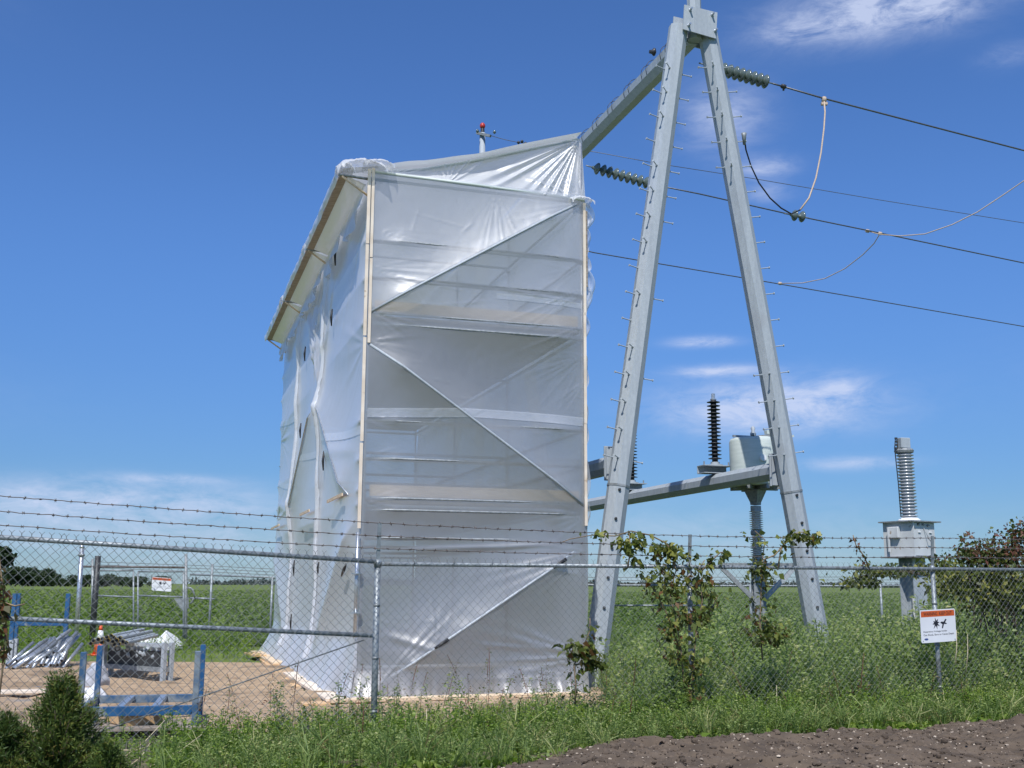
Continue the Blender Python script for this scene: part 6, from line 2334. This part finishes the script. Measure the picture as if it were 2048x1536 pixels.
def shrubs():
    r = np.random.default_rng(77)
    # the large shrub at the right edge, leaning over the fence
    Yd = 15.2
    at = lambda x, y, dy=0: at_depth(x, y, Yd + dy)

    def lb(x, y, rx, ry, dy=0):
        q = at(x, y, dy)
        s = Yd / FPX * 1.02
        return (q.x, q.y, q.z, rx * s, max(.25, rx * s * .7), ry * s)
    base = at(1990, 1380)
    T = thing('shrub', 'large shrub with reddish top shoots leaning over the fence at the right edge', 'shrub', (base.x, base.y, 0))
    g = [lb(1985, 1185, 80, 42), (lb(2060, 1190, 80, 60, .4)), lb(1900, 1170, 50, 30, .6), lb(1770, 1143, 75, 11, 1.2), lb(1890, 1135, 50, 18, .8), lb(1720, 1165, 45, 10, 1.2), lb(1975, 1145, 50, 26)]
    P, D = lobes_cloud(g, 620, r, .2)
    P = P[P[:, 2] > .1]
    D = r.normal(size=P.shape) + [0, 0, .2]
    L = .085 * r.uniform(.5, 1.3, len(P))
    quads_mesh('foliage', leaves(P, D, L, L * .62, r), .19 + .8 * r.random(len(P)), M['leaf_vine'], T)
    g = [lb(1965, 1100, 42, 22), lb(2025, 1105, 40, 28), lb(2045, 1075, 28, 28), lb(1935, 1112, 24, 14), lb(2000, 1125, 50, 22), lb(2085, 1090, 40, 35)]
    P, D = lobes_cloud(g, 520, r, .3)
    for x, y in ((1925, 1082), (1940, 1076), (1983, 1070), (2001, 1075), (2030, 1058), (2043, 1050), (1921, 1098), (1893, 1112)):
        q = np.array(at(x, y)[:])
        P = np.concatenate([P, q + r.normal(0, .045, (16, 3))])
    D = r.normal(size=P.shape) + [0, 0, .3]
    L = .068 * r.uniform(.5, 1.3, len(P))
    quads_mesh('top_shoots', leaves(P, D, L, L * .6, r), .02 + .75 * r.random(len(P)) ** 1.3, M['leaf_red'], T)
    mb = MB()
    for k in range(14):
        a = Vector((base.x + r.uniform(-.5, .7), base.y + r.uniform(-.2, .4), 0))
        e = Vector(at(r.uniform(1925, 2070), r.uniform(1065, 1120))[:])
        m_ = a.lerp(e, .5) + Vector((r.uniform(-.15, .15), 0, .1))
        mb.tube([a, m_, e], [.016, .010, .004], 5)
    for k in range(5):
        mb.tube([at(1950 - 10 * k, 1160, .8), at(1850 - 20 * k, 1140, 1.1), at(1740 - 16 * k, 1148 + 4 * k, 1.2)], [.010, .007, .004], 5)
    mb.build('branch', M['bark'], T)

    # juniper at the lower left, on the road side of the fence
    def juniper(px, py, top, wpx, label, nsp, seed):
        r2 = np.random.default_rng(seed)
        b = ground(px, py)
        zt = at_depth(px, top, b.y).z
        s = b.y / FPX
        T = thing('juniper', label, 'juniper', b, 0, 'junipers by the fence')
        rad = wpx * s
        Q, t = [], []
        mb = MB().tube([b, b + Vector((.02, 0, zt * .5)), b + Vector((.04, 0, zt * .92))], [.03, .02, .005], 6)
        nb = nsp // 40
        for k in range(nb):                                    # branches sweeping up and out, sprays along them
            f0 = r2.random() ** 1.15
            az = r2.uniform(0, 6.28)
            reach = rad * np.interp(f0, [0, .15, .45, .75, 1], [1.0, 1.0, .68, .36, .10]) * r2.uniform(.55, 1.18)
            z0 = f0 * zt * .74
            rise = zt * (.16 + .12 * r2.random())
            m = 15
            ff = np.linspace(.25, 1, m) + r2.uniform(-.03, .03, m)
            C = np.stack([b.x + np.cos(az) * reach * ff, b.y + np.sin(az) * reach * ff, z0 + rise * ff ** 1.7], -1)
            mb.tube([b + Vector((0, 0, z0)), Vector(C[m // 2]), Vector(C[-1])], [.008, .005, .002], 4)
            tip = np.array([math.cos(az) * .7, math.sin(az) * .7, .75])
            base_t = .18 + .5 * r2.random()
            for _ in range(9):
                P = C + r2.normal(0, .022, C.shape)
                D = tip + r2.normal(0, .55, C.shape)
                L = .058 * r2.uniform(.5, 1.3, m) * (1.15 - .45 * ff)
                Q.append(leaves(P, D, L, L * .22, r2, .1, .02))
                t.append(np.clip(base_t + r2.normal(0, .14, m) + .22 * ff, .09, .98))
            brown = r2.random() < .07
            if brown:
                t[-1][:] = .0
        quads_mesh('foliage', np.concatenate(Q), np.concatenate(t), M['leaf_juniper'], T)
        mb.build('trunk', M['bark'], T)
    juniper(112, 1556, 1343, 100, 'dark green cone-shaped juniper at the lower left, before the near blue rack', 6400, 31)
    juniper(-2, 1566, 1420, 84, 'low dark juniper cut by the lower left corner of the picture', 3600, 32)
    juniper(214, 1566, 1478, 40, 'small juniper shoot at the right foot of the cone-shaped juniper', 1100, 33)

    # dry straw stalks by the near blue rack
    for i, (x0, y0, x1, y1, lab) in enumerate(((246, 1516, 330, 1440, 'steepest pale straw stalk leaning before the near blue rack'), (300, 1534, 405, 1468, 'longest pale straw stalk at the bottom, right of the juniper'),
                                             (236, 1500, 300, 1492, 'low pale straw stalk close to the juniper'), (262, 1530, 300, 1486, 'short pale straw stalk between two longer ones'))):
        a, b = at_depth(x0, y0, 9.75), at_depth(x1, y1, 9.9)
        mid = a.lerp(b, .5) + Vector((.01, 0, -.02))
        tag(MB().tube([a, mid, b], [.006, .005, .003], 5).build('dry_stalk', M['straw']), lab, 'stalk', 'dry stalks by the near rack')
    for i, (x, y0, y1) in enumerate(((850, 1510, 1418), (808, 1470, 1440), (1036, 1450, 1400), (1910, 1330, 1260), (1932, 1345, 1268), (1550, 1440, 1370))):
        a = on_plane(x, y0, P1 + FN * .15, FN)
        b = on_plane(x + 3, y1, P1 + FN * .12, FN)
        labs = ['pale dead stalk in the weeds right of the near fence post', 'short pale dead stalk close to the near fence post', 'pale dead stalk before the front foot of the scaffold',
                'left pale dead stalk right of the warning sign', 'right pale dead stalk right of the warning sign', 'pale dead stalk in the weeds below the right portal leg']
        tag(MB().tube([a, a.lerp(b, .5) + Vector((.012, 0, 0)), b], [.006, .005, .003], 5).build('dry_stalk', M['straw']), labs[i], 'stalk', 'dead stalks in the weeds')


shrubs()


def far_trees():
    r = np.random.default_rng(9)
    labs = ['tallest dark tree at the left edge of the field', 'dark round tree right of the tallest one on the left horizon', 'lower dark tree in the left row, second from the tallest', 'bushy dark tree in the left row before the gap',
            'small tree in the left row beside the leaning steel post', 'low wide tree behind the leaning steel post', 'dark tree seen left of the back gate posts', 'tree behind the hinge side of the back gate',
            'tree behind the middle of the back gate', 'tree behind the warning sign on the back gate', 'last tree of the left row, behind the right leaf of the gate']
    spec = [(-4, 1094, 34), (34, 1129, 26), (60, 1136, 22), (88, 1139, 30), (122, 1152, 22), (150, 1150, 24), (180, 1148, 24), (212, 1149, 26), (246, 1151, 26), (282, 1150, 28), (322, 1153, 26)]
    for (x, yt, hw), lab in zip(spec, labs):
        Yd = 480 + r.uniform(-25, 25)
        q = at_depth(x, yt, Yd)
        s = Yd / FPX
        H_ = q.z
        b = Vector((q.x, q.y, 0))
        T = thing('tree', lab, 'tree', b, 0, 'dark trees on the left horizon')
        w = hw * s
        lobes = []
        for k in range(9):
            f = r.uniform(.18, .85)
            a = r.uniform(0, 6.28)
            rr = w * (.55 if f < .6 else .3)
            lobes.append((b.x + math.cos(a) * rr, b.y + math.sin(a) * rr, H_ * f, w * r.uniform(.35, .55), w * .45, H_ * r.uniform(.14, .22)))
        P, D = lobes_cloud(lobes, 9, r, .4)
        P = P[P[:, 2] > .2]
        D = r.normal(size=P.shape)
        L = .075 * H_ * r.uniform(.5, 1.3, len(P)) + .3
        quads_mesh('crown', leaves(P, D, L, L * .8, r), .15 + .8 * r.random(len(P)), M['leaf_tree'], T)
        mb = MB().tube([b, b + Vector((.1, 0, H_ * .35)), b + Vector((0, 0, H_ * .7))], [.32, .24, .08], 7)
        for k in range(5):
            a = r.uniform(0, 6.28)
            z = r.uniform(.25, .55) * H_
            mb.tube([b + Vector((0, 0, z)), b + Vector((math.cos(a) * w * .5, math.sin(a) * w * .5, z + .2 * H_))], [.14, .04], 5)
        mb.build('trunk', M['bark'], T)
    # the far belt of trees that reads as one strip
    n = 9000
    X = r.uniform(-420, 950, n)
    Yd = 1450 + r.uniform(-30, 30, n)
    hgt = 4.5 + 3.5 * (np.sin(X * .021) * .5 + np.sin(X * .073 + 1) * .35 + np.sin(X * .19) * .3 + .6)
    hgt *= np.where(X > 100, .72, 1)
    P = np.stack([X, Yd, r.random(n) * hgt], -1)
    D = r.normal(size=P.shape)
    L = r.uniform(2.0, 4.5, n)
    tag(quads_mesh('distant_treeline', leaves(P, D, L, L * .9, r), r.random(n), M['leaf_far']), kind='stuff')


far_trees()
